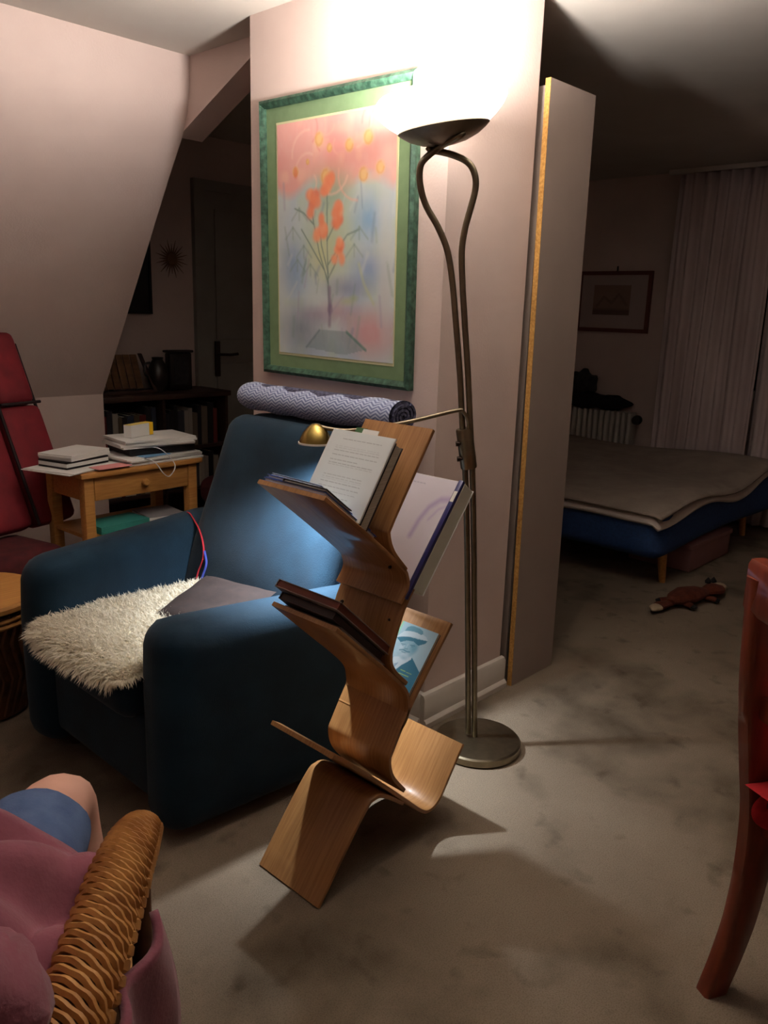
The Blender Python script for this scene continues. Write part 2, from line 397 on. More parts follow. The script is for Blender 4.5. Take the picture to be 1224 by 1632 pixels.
obj('glass_bowl', lathe([(.100, -.004), (.119, .004), (.140, .020), (.158, .038), (.168, .054), (.170, .064), (.166, .076), (.156, .086), (.152, .084), (.160, .074), (.164, .064), (.160, .052), (.150, .038), (.132, .022), (.112, .008), (.095, .002)], DC, 64, tilt), mGlass, lamp, 60)
mBulb = mat('bulb_glow', (255, 240, 220), None, .5, emit=(1, .86, .7, 30))
obj('bulb', tube([DC+LA*.036-LR*.05, DC+LA*.036+LR*.05], .008, 10), mBulb, lamp)
ld = bpy.data.lights.new('uplight', 'POINT'); ld.energy = UPLIGHT_W; ld.shadow_soft_size = .05; ld.color = (1, .94, .88)
lo = bpy.data.objects.new('uplight', ld); COL.objects.link(lo); lo.parent = lamp; lo.location = DC+LA*.062-LB
# collar with two knobs, swing arm and reading head
ca, cb = onlamp(739.5, 683), onlamp(747.5, 746)
ax = (cb-ca).normalized()
collar = obj('collar', tube([ca, ca+ax*.004, cb-ax*.004, cb], [.0225, .024, .024, .0225], 20, flat=.85), mBrass, lamp, 30)
for px, py in ((728, 706), (730, 730)):
    p = onlamp(px, py, sgn*.012); q = p+LR*.016
    obj('knob', tube([p-LR*.004, p+LR*.006, p+LR*.006, q], [.0075, .0075, .004, .004], 12), mKnob, collar)
HEAD = Vector((1.525, 1.690, .998))
a0 = onlamp(746, 684, sgn*.01); a1 = onlamp(745, 668, sgn*.014); a2 = onlamp(737, 655, sgn*.018); a3 = onlamp(726, 652.5, sgn*.02)
a4 = at(648, 673, 'x', 1.70)
arm = obj('swing_arm', tube(spline([a0, a1, a2, a3, a4, a4.lerp(HEAD, .6)+Vector((.01, 0, .012)), HEAD+Vector((.03, -.03, .040)), HEAD+Vector((.0, -.0, .05))], 6), .0058, 10), mBrass, lamp)
hd = lathe([(.001, .055), (.012, .054), (.022, .046), (.036, .030), (.045, .010), (.048, 0), (.046, 0), (.043, .010), (.034, .027), (.020, .042), (.001, .048)], HEAD, 32)
rh = obj('reading_shade', hd, mGold, lamp)
obj('shade_rim', lathe([(.046, -.002), (.0495, -.002), (.0495, .003), (.046, .003)], HEAD, 32), mWhite, rh)
obj('reading_bulb', lathe([(.001, .002), (.016, .006), (.02, .016), (.016, .03), (.001, .034)], HEAD, 16), mat('cool_bulb', (240, 245, 255), None, .5, emit=(.85, .93, 1, 30)), rh)
ld = bpy.data.lights.new('reading_light', 'SPOT'); ld.energy = READING_W; ld.spot_size = math.radians(122); ld.spot_blend = .85; ld.shadow_soft_size = .02; ld.color = (.86, .94, 1.0)
lo = bpy.data.objects.new('reading_light', ld); COL.objects.link(lo); lo.parent = lamp; lo.location = HEAD-LB+Vector((0, 0, -.004)); lo.rotation_euler = Vector((.12, .12, -.97)).to_track_quat('-Z', 'Y').to_euler()

# ------------------------------------------------------------------ framed pastel on the chimney breast
TL, TR, BL, BR = Vector((PX, 2.440, 2.052)), Vector((PX, 1.709, 2.044)), Vector((PX, 2.422, 1.131)), Vector((PX, 1.700, 1.122))
pic = thing('framed_picture', 'large pastel picture of orange flowers in a green wooden frame', 'picture', (PX, 2.07, 1.126))
def pq(u, v, dx=0):
    p = (TL*(1-u)+TR*u)*(1-v)+(BL*(1-u)+BR*u)*v; return p+Vector((-dx, 0, 0))
def rail(u0, v0, u1, v1, iu0, iv0, iu1, iv1):
    pf = lambda o, i: [pq(*o, 0), pq(*o, .022), pq(*[o[k]*.6+i[k]*.4 for k in (0, 1)], .030), pq(*[o[k]*.25+i[k]*.75 for k in (0, 1)], .024), pq(*i, .018), pq(*i, 0)]
    return loft([pf((u0, v0), (iu0, iv0)), pf((u1, v1), (iu1, iv1))])
a, b_ = .036, .029
for q in ((0, 0, 1, 0, a, b_, 1-a, b_), (1, 0, 1, 1, 1-a, b_, 1-a, 1-b_), (1, 1, 0, 1, 1-a, 1-b_, a, 1-b_), (0, 1, 0, 0, a, 1-b_, a, b_)):
    obj('frame_rail', rail(*q), mGreen, pic, 35)
def pane(u0, u1, v0, v1, d0, d1):
    c = [(u0, v0), (u1, v0), (u1, v1), (u0, v1)]
    return loft([[pq(*p, d0) for p in c], [pq(*p, d1) for p in c]])
obj('mount', pane(a-.005, 1-a+.005, b_-.005, 1-b_+.005, .001, .010), mMatGreen, pic, 0)
obj('inner_edge', pane(.108, .895, .082, .925, .010, .0115), mCream, pic, 0)
u0, u1, v0, v1 = .118, .884, .090, .916
P = Print(150, 200, (204, 214, 216), .59/.76)
N1, N2, N3 = vnoise(P.u, P.v, 6, 1), vnoise(P.u, P.v*1.3, 14, 2), vnoise(P.u*1.4, P.v, 34, 3)
P.mix(np.clip((N1-.35)*1.6, 0, 1), (168, 192, 214), .8)
P.mix(np.clip((N2-.55)*2, 0, 1), (190, 208, 182), .5)
P.mix(np.clip((.30+.03*np.sin(P.u*14)-P.v)/.05, 0, 1), (238, 172, 164), .95)
P.mix(np.clip((.29-P.v)/.05, 0, 1)*np.clip((N2-.45)*2.5, 0, 1), (244, 192, 176), .9)
P.mix(np.clip((.29-P.v)/.05, 0, 1)*np.clip((N1-.55)*3, 0, 1), (232, 140, 134), .6)
P.blob(.47, .45, .36, .30, (188, 202, 168), .85, .8); P.blob(.40, .56, .16, .14, (206, 206, 152), .7, .9); P.blob(.50, .30, .22, .10, (146, 172, 146), .55, .8)
P.blob(.80, .42, .20, .14, (132, 174, 214), .85, .9); P.blob(.80, .62, .18, .12, (124, 150, 200), .65, .9); P.blob(.14, .60, .16, .18, (140, 166, 200), .8, .9); P.blob(.12, .42, .14, .1, (186, 200, 214), .7, .9)
P.blob(.62, .70, .25, .07, (128, 128, 168), .6, .9); P.blob(.22, .88, .26, .14, (132, 140, 158), .8, .9)
P.blob(.82, .88, .30, .14, (218, 158, 162), .85, .8); P.blob(.55, .80, .22, .07, (190, 140, 160), .6, .9); P.blob(.35, .82, .2, .05, (160, 140, 170), .6, .9)
P.blob(.92, .45, .1, .4, (206, 210, 206), .6, .9); P.blob(.93, .75, .08, .2, (208, 206, 208), .7, .9)
for k in range(46):      # loose pastel strokes
    x, y = random.random(), .32+.66*random.random(); an = random.uniform(-1.9, -.6); L = random.uniform(.06, .2)
    c = random.choice([(120, 142, 170), (210, 216, 214), (150, 170, 160), (170, 160, 184), (132, 156, 152)])
    P.line([(x, y), (x+L*math.cos(an)*.7, y+L*math.sin(an)*.7)], random.uniform(.008, .02), c, .45, 1)
for k in range(16):
    x, y = random.random(), .27*random.random(); r = random.uniform(.05, .16); a0_ = random.uniform(0, 6)
    P.line([(x+r*math.cos(a0_+t*.3), y+r*.7*math.sin(a0_+t*.3)) for t in range(7)], .012, random.choice([(248, 206, 190), (230, 138, 134), (242, 184, 168)]), .6, 1)
for x, y, r in ((.38, .085, .05), (.635, .125, .045), (.785, .105, .05), (.88, .225, .045), (.75, .245, .05), (.17, .205, .035), (.47, .125, .03), (.28, .17, .02), (.44, .24, .06)):
    P.blob(x, y, r, r*.78, (240, 196, 120), .85, .6); P.line([(x+.6*r*math.cos(t*.7), y+.5*r*math.sin(t*.7)) for t in range(8)], .009, (226, 160, 80), .6, 1)
P.blob(.17, .21, .025, .03, (232, 120, 84), .7)
for pts in ([(.47, .82), (.46, .70), (.45, .5), (.45, .30)], [(.46, .68), (.38, .55), (.33, .42), (.31, .36)], [(.46, .64), (.40, .52), (.39, .46)], [(.46, .66), (.52, .60), (.545, .55)], [(.45, .5), (.5, .45), (.55, .41)], [(.46, .6), (.62, .48), (.72, .46)], [(.42, .62), (.28, .5), (.22, .45)], [(.33, .43), (.24, .38), (.16, .36)]):
    P.line(pts, .008, (112, 132, 124), .8, .8)
for x, y in ((.20, .36), (.14, .44), (.24, .52), (.18, .58), (.72, .45), (.68, .52), (.30, .60)):
    for q in range(3): P.line([(x, y), (x-.07+.07*q, y+.05)], .010, (132, 154, 148), .5, 1)
P.line([(.47, .70), (.475, .78), (.47, .86)], .022, (142, 122, 150), .75, .8); P.blob(.475, .79, .03, .03, (128, 108, 140), .6)
for x, y in ((.325, .345), (.455, .285), (.555, .40), (.39, .445), (.545, .545)):
    for q in range(7):
        P.blob(x+random.uniform(-.036, .036), y+random.uniform(-.042, .042), random.uniform(.036, .052), random.uniform(.028, .042), random.choice([(238, 142, 104), (232, 124, 92), (242, 158, 118)]), .9, .55)
P.poly([(.26, .965), (.38, .885), (.62, .885), (.78, .955), (.60, .985)], (136, 156, 164), .6)
P.line([(.62, .885), (.78, .955)], .012, (94, 140, 128), .8); P.line([(.38, .885), (.26, .965)], .01, (110, 130, 140), .7); P.blob(.40, .93, .05, .035, (158, 172, 180), .7)
P.line([(.72, .6), (.76, .68), (.84, .76)], .018, (196, 204, 160), .6, 1); P.blob(.63, .755, .09, .025, (190, 196, 150), .7, .9); P.blob(.68, .74, .05, .02, (172, 186, 140), .7, .9)
P.mix(np.clip((N3-.5)*1.2, 0, 1), (232, 228, 222), .12)
c0 = pq(u0, v0, .013); P.build('artwork', c0, pq(u1, v0, .013)-c0, pq(u0, v1, .013)-c0, mArt, pic)

# ------------------------------------------------------------------ tall shelf unit whose side panel faces the lamp
ward = thing('shelf_unit', 'tall grey laminate side panel of a shelf unit with raw chipboard edge behind the chimney', 'shelf unit', (2.53, 1.62, 0))
lean = lambda v: (v[0]+(2.1-v[2])*.012, v[1], v[2])
V, Fc = box(2.385, 2.665, 1.576, 1.5775, 0, 2.09)
obj('side_panel', ([lean(v) for v in box(2.3865, 2.665, 1.560, 1.579, 0, 2.09)[0]], Fc), mPanel, ward, 0)
obj('chipboard_edge', ([lean(v) for v in box(2.3845, 2.3865, 1.560, 1.579, 0, 2.09)[0]], Fc), mChip, ward, 0)
obj('carcass', join(box(2.42, 2.43, 1.60, 2.49, 0, 2.08), box(2.43, 2.665, 2.47, 2.49, 0, 2.08), box(2.43, 2.665, 1.60, 2.47, 2.06, 2.08), box(2.43, 2.665, 1.60, 2.47, 0, .06)), mPanel, ward, 0)
for z in (.4, .75, 1.1, 1.45, 1.78): obj('shelf', box(2.43, 2.655, 1.60, 2.47, z, z+.018), mPanel, ward, 0)

# ------------------------------------------------------------------ bent plywood magazine rack
RY0, RY1 = 1.198, 1.418
def c8(x, y): return (400+x/2.813, 880+y/2.813)
def c7(x, y): return (400+x/3.221, 640+y/3.221)
def prof_pts(px): return [at(*p, 'y', RY0) for p in px]
def strip(pts, th=.011, n=5, y0=RY0, y1=RY1, side=0):
    P = spline(pts, n); rings = []
    for i, p in enumerate(P):
        t = P[min(i+1, len(P)-1)]-P[max(i-1, 0)]; t = Vector((t.x, 0, t.z)).normalized(); nn = Vector((-t.z, 0, t.x))
        a, b = p+nn*th*(.5+side), p+nn*th*(-.5+side); e = .0015
        rings.append([Vector((a.x, y0+e, a.z)), Vector((a.x, y1-e, a.z)), Vector((a.x-nn.x*e, y1, a.z-nn.z*e)), Vector((b.x+nn.x*e, y1, b.z+nn.z*e)), Vector((b.x, y1-e, b.z)), Vector((b.x, y0+e, b.z)), Vector((b.x+nn.x*e, y0, b.z+nn.z*e)), Vector((a.x-nn.x*e, y0, a.z-nn.z*e))])
    return loft(rings)
rack = thing('magazine_rack', 'bent beech plywood magazine rack with staggered curved shelves, leaning beside the armchair', 'magazine rack', (1.25, 1.31, 0))
P0 = prof_pts([c7(*p) for p in ((940, 147), (830, 395), (725, 635), (712, 690), (735, 775), (800, 865))])
P2 = prof_pts([c8(*p) for p in ((903, 322), (810, 505), (715, 700), (642, 880), (624, 940), (638, 1010), (690, 1070))])
P1b = prof_pts([c8(*p) for p in ((706, 215), (645, 400), (630, 480), (645, 535), (700, 590))])
sh = P1b[-1]-P2[-1]
P1 = [P2[0]+sh+Vector((.008, 0, 0)), P2[1]+sh+Vector((.004, 0, 0))]+P1b
W1 = prof_pts([c7(*p) for p in ((380, 497), (600, 688), (775, 850), (806, 905), (806, 960), (770, 1040))])
W2 = prof_pts([c8(*p) for p in ((385, 347), (540, 478), (685, 606), (708, 680), (700, 745), (672, 800))])
e3 = at(*c8(92, 762), 'y', RY1); e3.y = RY0
W3 = [e3]+prof_pts([c8(*p) for p in ((430, 945), (600, 1052), (690, 1112), (762, 1158), (800, 1160), (845, 1110), (900, 985), (953, 862))])
FT = prof_pts([c8(*p) for p in ((305, 1598), (420, 1352), (520, 1152), (556, 1108), (600, 1095), (685, 1128))])
for nm, Q in (('back_plate', P0), ('back_plate', P1), ('back_plate', P2), ('curved_shelf', W1), ('curved_shelf', W2), ('curved_shelf', W3), ('foot', FT)):
    obj(nm, strip(Q), mPly, rack, 45)
for x, y in (c7(712, 852), c7(710, 1122), c8(620, 540), c8(620, 810), c7(466, 1028)):
    p = at(x, y, 'y', RY0+.03)
    obj('screw', tube([p+Vector((-.002, 0, -.001)), p+Vector((.0, 0, 0)), p+Vector((.004, 0, .002))], [.0035, .0045, .003], 8), mKnob, rack)
fl = FT[0].lerp(FT[1], .12)

def slab(o, eL, eT, L, T, y0, y1, r=.001):
    "a block lying along eL with thickness along eT, across y0..y1"
    f = lambda a, b, c: Vector(o)+Vector(eL)*a+Vector(eT)*c+Vector((0, b-o[1], 0))
    return xf(bbox_(0, L, y0, y1, 0, T, r, 1), f)
def book(name, label, o, eL, eT, L, T, y0, y1, cover, pages, group=None, cov=.0022, spine='far', cat='book'):
    o = Vector(o); b = thing(name, label, cat, o+Vector((0, (y0+y1)/2-o.y, 0)), group)
    obj('page_block', slab(o, eL, eT, L, T-2*cov, y0+.003, y1-.003) if False else xf(box(.003, L-.003, y0+.003, y1-.003, cov, T-cov), lambda a, c, d: o+Vector(eL)*a+Vector(eT)*d+Vector((0, c-o.y, 0))), pages, b, 0)
    for z0 in (0, T-cov): obj('cover', xf(bbox_(0, L, y0, y1, z0, z0+cov, .0006, 1), lambda a, c, d: o+Vector(eL)*a+Vector(eT)*d+Vector((0, c-o.y, 0))), cover, b, 0)
    ys = (y1-.0025, y1) if spine == 'far' else (y0, y0+.0025)
    obj('spine', xf(box(0, L, ys[0], ys[1], 0, T), lambda a, c, d: o+Vector(eL)*a+Vector(eT)*d+Vector((0, c-o.y, 0))), cover, b, 0)
    return b
# --- upper left pocket: thick book and printed sheets against the top plate, blue folders on the shelf
d0 = (P0[0]-P0[2]).normalized(); n0 = Vector((-d0.z, 0, d0.x)); n0 = n0 if n0.x < 0 else -n0
bb = at(*c7(600, 672), 'y', RY0+.004); bt = at(*c7(787, 245), 'y', RY0+.004)
dB = (bt-bb); LBk = dB.length; dB.normalize(); nB = Vector((-dB.z, 0, dB.x)); nB = nB if nB.x < 0 else -nB
book('hardback_book', 'thick dark hardback with cream page edges behind the printed sheets in the rack', bb+nB*.001, dB, nB, LBk, .028, RY0+.006, RY0+.17, mDkBook, mPages, spine='far')
sh_o = at(*c7(550, 625), 'y', RY0+.004)
pgs = thing('printed_sheets', 'stack of white printed sheets leaning in the top pocket of the plywood rack', 'paper', sh_o)
Lp = (at(*c7(757, 205), 'y', RY0+.004)-sh_o).length
yA, yB_ = RY0+.002, RY0+.202
offn = nB*.0
obj('sheet_stack', xf(box(0, Lp, yA, yB_, 0, .004), lambda a, c, d: sh_o+dB*a+nB*(d-.004)+Vector((0, c-sh_o.y, 0))), mPaper, pgs, 0)
P = Print(90, 130, (222, 228, 230), .7)
def textblock(P, u0, u1, v0, v1, n, col=(150, 154, 158), a=.75, wd=.0045):
    for k in range(n):
        v = v0+(v1-v0)*k/max(1, n-1); u = u0
        while u < u1-.02:
            L = random.uniform(.03, .09); P.line([(u, v), (min(u+L, u1), v)], wd, col, a, .7); u += L+.018
        if random.random() < .2: pass
textblock(P, .22, .85, .10, .12, 2); textblock(P, .15, .88, .19, .30, 5); textblock(P, .15, .62, .36, .36, 1, (110, 112, 118)); textblock(P, .15, .88, .40, .45, 3); textblock(P, .15, .80, .52, .74, 9); textblock(P, .15, .70, .80, .90, 4)
tlc = sh_o+dB*(Lp-.001)+nB*.0006+Vector((0, yB_-.002-sh_o.y, 0))
P.build('printed_page', tlc, Vector((0, -(yB_-yA-.004), 0)), -dB*(Lp-.002), mText, pgs)
obj('tab', xf(box(Lp-.002, Lp+.012, yA+.06, yA+.11, -.004, -.003), lambda a, c, d: sh_o+dB*a+nB*d+Vector((0, c-sh_o.y, 0))), mPaper, pgs, 0)
obj('index_tab', xf(box(Lp-.01, Lp+.014, yA+.10, yA+.135, -.006, -.0045), lambda a, c, d: sh_o+dB*a+nB*d+Vector((0, c-sh_o.y, 0))), mPostit, pgs, 0)
dW = (W1[1]-W1[0]).normalized(); nW = Vector((dW.z, 0, -dW.x)); nW = nW if nW.z > 0 else -nW
fo = W1[0]+nW*.0062+dW*.004
for k, (m_, L, T, lab, o_, ya, yb) in enumerate(((mBlueF, .20, .009, 'blue plastic folder lying lowest on the upper rack shelf', 0, .01, .215), (mBlueF, .19, .008, 'blue plastic folder second from below on the upper rack shelf', .006, .03, .218), (mClear, .17, .006, 'clear plastic document sleeve lying on top of the blue folders', .014, .05, .214), )):
    o = fo+nW*(k*.0105)+dW*o_
    f = thing('document_folder', lab, 'folder', o+Vector((0, .1, 0)), 'folders on the upper rack shelf')
    fn = lambda a, c, d, o=o: o+dW*a+nW*(d+.010*max(0, (.05-a))*(c-RY0)*18*(k > 0))+Vector((0, c-o.y, 0))
    obj('cover', xf(bbox_(0, L, RY0+ya, RY0+yb, 0, .0016, .0005, 1), fn), m_, f, 0)
    obj('cover', xf(bbox_(0, L, RY0+ya, RY0+yb, T-.0016, T, .0005, 1), fn), m_, f, 0)
    obj('papers', xf(box(.004, L-.004, RY0+ya+.004, RY0+yb-.004, .0016, T-.0016), fn), mPaper, f, 0)
# dark leaflet in front of the sheets
q0 = at(*c7(385, 455), 'y', RY0+.012); q1 = at(*c7(515, 568), 'y', RY0+.012)
dl = (q1-q0); Ll = dl.length; dl.normalize(); nl = Vector((dl.z, 0, -dl.x)); nl = nl if nl.z > 0 else -nl
book('thin_booklet', 'thin dark glossy booklet tucked between folders and printed sheets', q0-nl*.004, dl, nl, Ll, .008, RY0+.012, RY0+.15, mBlackBk, mPaper)

# --- middle left pocket: three books lying on the shelf
dV = (W2[1]-W2[0]).normalized(); nV = Vector((dV.z, 0, -dV.x)); nV = nV if nV.z > 0 else -nV
o = W2[0]+nV*.0065
book('thin_magazine', 'thin pale magazine at the bottom of the middle rack shelf pile', o+dV*.02, dV, nV, .2, .006, RY0+.01, RY0+.2, mTaupe, mPaper, 'pile on the middle rack shelf')
book('dark_book', 'dark hardback in the middle of the pile on the rack shelf', o+nV*.0075-dV*.012, dV, nV, .22, .018, RY0+.016, RY0+.2, mDkBook, mDkBook, 'pile on the middle rack shelf')
book('russet_book', 'taupe covered book with russet page edges on top of the rack pile', o+nV*.0275-dV*.028, dV, nV, .235, .020, RY0+.004, RY0+.215, mTaupe, mRedBook, 'pile on the middle rack shelf')

# --- right pockets
dP = (P1[0]-P1[2]).normalized(); nP = Vector((-dP.z, 0, dP.x)); nP = nP if nP.x < 0 else -nP
k0 = at(*c7(888, 998), 'y', RY0-.008); k1 = at(*c7(1145, 466), 'y', RY0-.008); dK = (k1-k0); LK = dK.length; dK.normalize(); nK = Vector((-dK.z, 0, dK.x)); nK = nK if nK.x < 0 else -nK
wb = thing('white_paperback', 'thick white paperback standing in the right upper rack pocket', 'book', k0)
obj('page_block', xf(bbox_(0, LK, RY0-.004, RY0+.155, .0, .042, .0008, 1), lambda a, c, d: k0+dK*a+nK*d+Vector((0, c-k0.y, 0))), mat('off_white_pages', (206, 208, 192), (198, 200, 184), .8, 8), wb, 0)
obj('cover', xf(box(-.001, LK+.002, RY0-.006, RY0+.157, -.0015, 0), lambda a, c, d: k0+dK*a+nK*d+Vector((0, c-k0.y, 0))), mPaper, wb, 0)
rp = thing('slide_bound_report', 'white report with purple swirl and navy slide spine in the right rack pocket', 'report', k0+nK*.045)
fR = lambda a, c, d: k0+dK*a+nK*(d+.0425)+Vector((0, c-k0.y, 0))
LRp = LK*1.0
obj('pages', xf(box(-.03, LRp, RY0+.001, RY0+.205, 0, .006), fR), mPaper, rp, 0)
sp = obj('slide_spine', xf(bbox_(-.032, LRp+.003, RY0-.004, RY0+.010, -.0005, .0105, .002, 2), fR), mNavyS, rp, 30)
obj('spine_label', xf(box(LRp*.80, LRp*.90, RY0-.003, RY0+.007, .0105, .0112), fR), mPaper, sp, 0)
P = Print(80, 110, (212, 206, 218), .72)
P.blob(.45, .75, .8, .6, (222, 214, 224), .7, 1)
P.line([(1.0, .16), (.86, .18), (.74, .26), (.68, .38), (.66, .52)], .06, (176, 156, 200), .8, .9); P.line([(1.0, .22), (.90, .26), (.82, .36)], .03, (190, 172, 208), .7, 1)
textblock(P, .30, .52, .07, .07, 1, (120, 118, 150), .8, .006); textblock(P, .2, .42, .66, .70, 2, (150, 150, 170)); textblock(P, .25, .45, .82, .86, 2, (170, 166, 180))
tlc = fR(LRp-.001, RY0+.203, .0064); P.build('printed_cover', tlc, Vector((0, -.192, 0)), -dK*(LRp+.028), mText, rp)

dQ = (P2[0]-P2[2]).normalized(); nQ = Vector((-dQ.z, 0, dQ.x)); nQ = nQ if nQ.x < 0 else -nQ
dH, nH = dQ, nQ; h0 = P2[0]-dQ*.235+nQ*.0165; LH = .195
hb = thing('portrait_book', 'blue book with a bearded man in a hat on its cover', 'book', h0)
fH = lambda a, c, d: h0+dH*a+nH*(d-.008)+Vector((0, c-h0.y, 0))
obj('page_block', xf(box(.001, LH-.001, RY0+.013, RY0+.133, -.001, .0075), fH), mPages, hb, 0)
obj('back_cover', xf(box(0, LH, RY0+.012, RY0+.134, -.0025, -.001), fH), mDkBook, hb, 0)
P = Print(110, 165, (168, 198, 210), .122/LH)
TEAL, DK, LT_ = (62, 120, 144), (70, 126, 148), (200, 216, 224)
P.blob(.8, .3, .5, .4, (182, 208, 218), .8, 1)
P.poly([(.0, .53), (.22, .50), (.33, .69), (.652, .42), (.80, .48), (1.0, .565), (1.0, 1.0), (.0, 1.0)], TEAL)
P.poly([(.20, .50), (.34, .47), (.64, .41), (.66, .45), (.50, .56), (.36, .70), (.28, .64)], LT_); P.poly([(.30, .58), (.40, .545), (.35, .63)], (146, 172, 194))
P.blob(.43, .33, .26, .16, (150, 186, 200), 1, .3, -.2); P.blob(.60, .29, .13, .11, (112, 164, 184), .8, .7); P.blob(.28, .35, .10, .09, (190, 210, 220), .9, .7)
P.blob(.44, .43, .16, .07, (186, 206, 216), .9, .6); P.blob(.46, .465, .12, .04, (150, 182, 198), .7, .8)
P.line([(.27, .385), (.36, .365), (.46, .375), (.53, .365)], .022, (88, 138, 158), .9, .7); P.line([(.34, .398), (.45, .395)], .010, (70, 120, 142), .8)
P.line([(.41, .27), (.40, .33)], .016, (186, 208, 218), .8, .9); P.line([(.37, .342), (.45, .338)], .012, (80, 130, 150), .8, .8)
P.line([(.24, .30), (.34, .29)], .014, (86, 136, 156), .9, .7); P.line([(.47, .275), (.58, .265)], .014, (80, 130, 150), .9, .7); P.blob(.29, .312, .04, .012, (94, 142, 162), .7, .8); P.blob(.53, .288, .04, .012, (90, 138, 158), .7, .8)
P.poly([(.05, .245), (.16, .205), (.36, .175), (.58, .165), (.83, .145), (.80, .19), (.66, .245), (.50, .215), (.33, .235), (.20, .285)], DK)
P.poly([(.045, .24), (.10, .175), (.16, .125), (.30, .10), (.50, .09), (.66, .085), (.76, .105), (.83, .143), (.62, .150), (.45, .160), (.28, .185), (.16, .21)], (204, 220, 228))
P.poly([(.162, .122), (.19, .06), (.26, .03), (.36, .018), (.50, .022), (.60, .040), (.64, .075), (.60, .098), (.44, .085), (.30, .098)], (108, 156, 174))
P.mix((P.u < .05).astype(float), (150, 206, 180))
for a_, b_2, v_, w_ in ((.537, .66, .621, .013), (.70, .856, .625, .010), (.53, .79, .670, .013), (.357, .63, .727, .020)): textblock(P, a_, b_2, v_, v_, 1, (176, 208, 110) if v_ < .7 else (120, 196, 100), .9, w_)
tlc = fH(LH, RY0+.134, .0082); P.build('front_cover', tlc, Vector((0, -.122, 0)), -dH*LH, mPrint, hb)

# ------------------------------------------------------------------ teal armchair
chair = thing('armchair', 'dark teal velvet armchair with high back and rounded arms beside the plywood rack', 'armchair', (1.40, 2.0, 0))
def rot2(p, c, a):
    x, y = p[0]-c[0], p[1]-c[1]; return (c[0]+x*math.cos(a)-y*math.sin(a), c[1]+x*math.sin(a)+y*math.cos(a), p[2])
def arm_warp(c, a, rise, flare):
    def w(q):
        q = Vector(q); t = (q.x-.95)/.7
        q.z *= 1+rise*t
        if q.z > .42 and q.x < 1.02: q.x += (q.z-.42)*.05
        q.y += flare*math.sin(min(1, q.z/.6)*math.pi)*.5
        return rot2(q, c, a)
    return w
obj('arm', rbox((1.36, 1.70, .305), (.79, .17, .59), .075, 16, arm_warp((.97, 1.61), math.radians(-5), -.06, -.01)), mTeal, chair, 0)
obj('arm', rbox((1.36, 2.325, .320), (.80, .17, .60), .078, 16, arm_warp((.97, 2.24), math.radians(10), .04, .01)), mTeal, chair, 0)
for o in [c for c in chair.children]: o.data.polygons.foreach_set('use_smooth', [True]*len(o.data.polygons))
def smooth(o): o.data.polygons.foreach_set('use_smooth', [True]*len(o.data.polygons)); return o
def bw(q):   # reclined, softly dished back
    t = (q[2]-.3)/.7; x = q[0]+t*.25-.09; y = 2.02+(q[1]-2.02)*(1.0-.06*max(0, t))
    x += .10*((y-2.02)/.4)**2*(-.35)*max(0, min(1, t*1.3)); return (x, y, q[2]-.03*max(0, t)*((y-2.02)/.4)**2)
smooth(obj('backrest', rbox((1.69, 2.02, .66), (.17, .80, .70), .08, 18, bw), mTeal, chair, 0))
def cw(q):   # back cushion with a soft lumbar bulge
    t = (q[2]-.3)/.7; bulge = .035*math.exp(-((q[2]-.58)/.14)**2)*math.cos(max(-1.5, min(1.5, (q[1]-2.02)/.33*1.3)))
    return (q[0]+t*.25-.09-(bulge if q[0] < 1.60 else 0), 2.02+(q[1]-2.02)*(1-.05*max(0, t)), q[2])
smooth(obj('back_cushion', rbox((1.60, 2.02, .67), (.11, .71, .65), .05, 18, cw), mTeal, chair, 0))
smooth(obj('seat_frame', rbox((1.33, 2.015, .20), (.68, .62, .25), .03, 10), mTeal, chair, 0))
smooth(obj('seat_cushion', rbox((1.27, 2.015, .365), (.66, .50, .13), .055, 16, lambda q: (q[0], q[1], q[2]+.018*math.cos((q[1]-2.015)/.27*1.4)*(q[2] > .36))), mTeal, chair, 0))
obj('lower_back', rbox((1.74, 2.02, .24), (.16, .76, .34), .05, 8), mTeal, chair)
for x, y in ((1.06, 1.72), (1.06, 2.30), (1.70, 1.72), (1.70, 2.32)): obj('foot', tube([(x, y, 0), (x, y, .09)], [.02, .026], 12), mDarkWood, chair)
lb = Vector((1.555, 1.80, .50)); obj('label_tag', xf(box(-.012, .012, -.015, .015, 0, .002), lambda a, c, d: lb+Vector((-.03*d-.02, c, a))), mLeather, chair, 0)

# rolled herringbone blanket on top of the backrest
ra, rb_ = Vector((1.835, 2.395, 1.052)), Vector((1.815, 1.625, 1.058))
rings, uv = [], []
NU, NT = 24, 64
for i in range(NU+1):
    c = ra.lerp(rb_, i/NU); c.z += -.006*math.sin(i/NU*math.pi)
    rr = .056*(1+.05*math.sin(i*1.3)) * (.9 if i == 0 else 1)
    rings.append([c+Vector((math.cos(t)*rr*1.1, 0, math.sin(t)*rr*.86)) for t in [2*math.pi*k/NT for k in range(NT)]])
roll = thing('rolled_blanket', 'rolled blue herringbone blanket lying along the top of the teal armchair', 'blanket', (1.825, 2.01, 1.0))
ro = smooth(obj('outer_roll', loft(rings, False), mHerring, roll, 0))
ul = ro.data.uv_layers.new(name='UVMap')
for p in ro.data.polygons:
    for li in p.loop_indices:
        vi = ro.data.loops[li].vertex_index; i, k = divmod(vi, NT); kk = k
        if k == 0 and any((ro.data.loops[x].vertex_index % NT) == NT-1 for x in p.loop_indices): kk = NT
        ul.data[li].uv = (i/NU, kk/NT)
spi = []
for k in range(70):
    t = k/70*2*math.pi*3.2; r = .006+.043*k/70; spi.append((t, r))
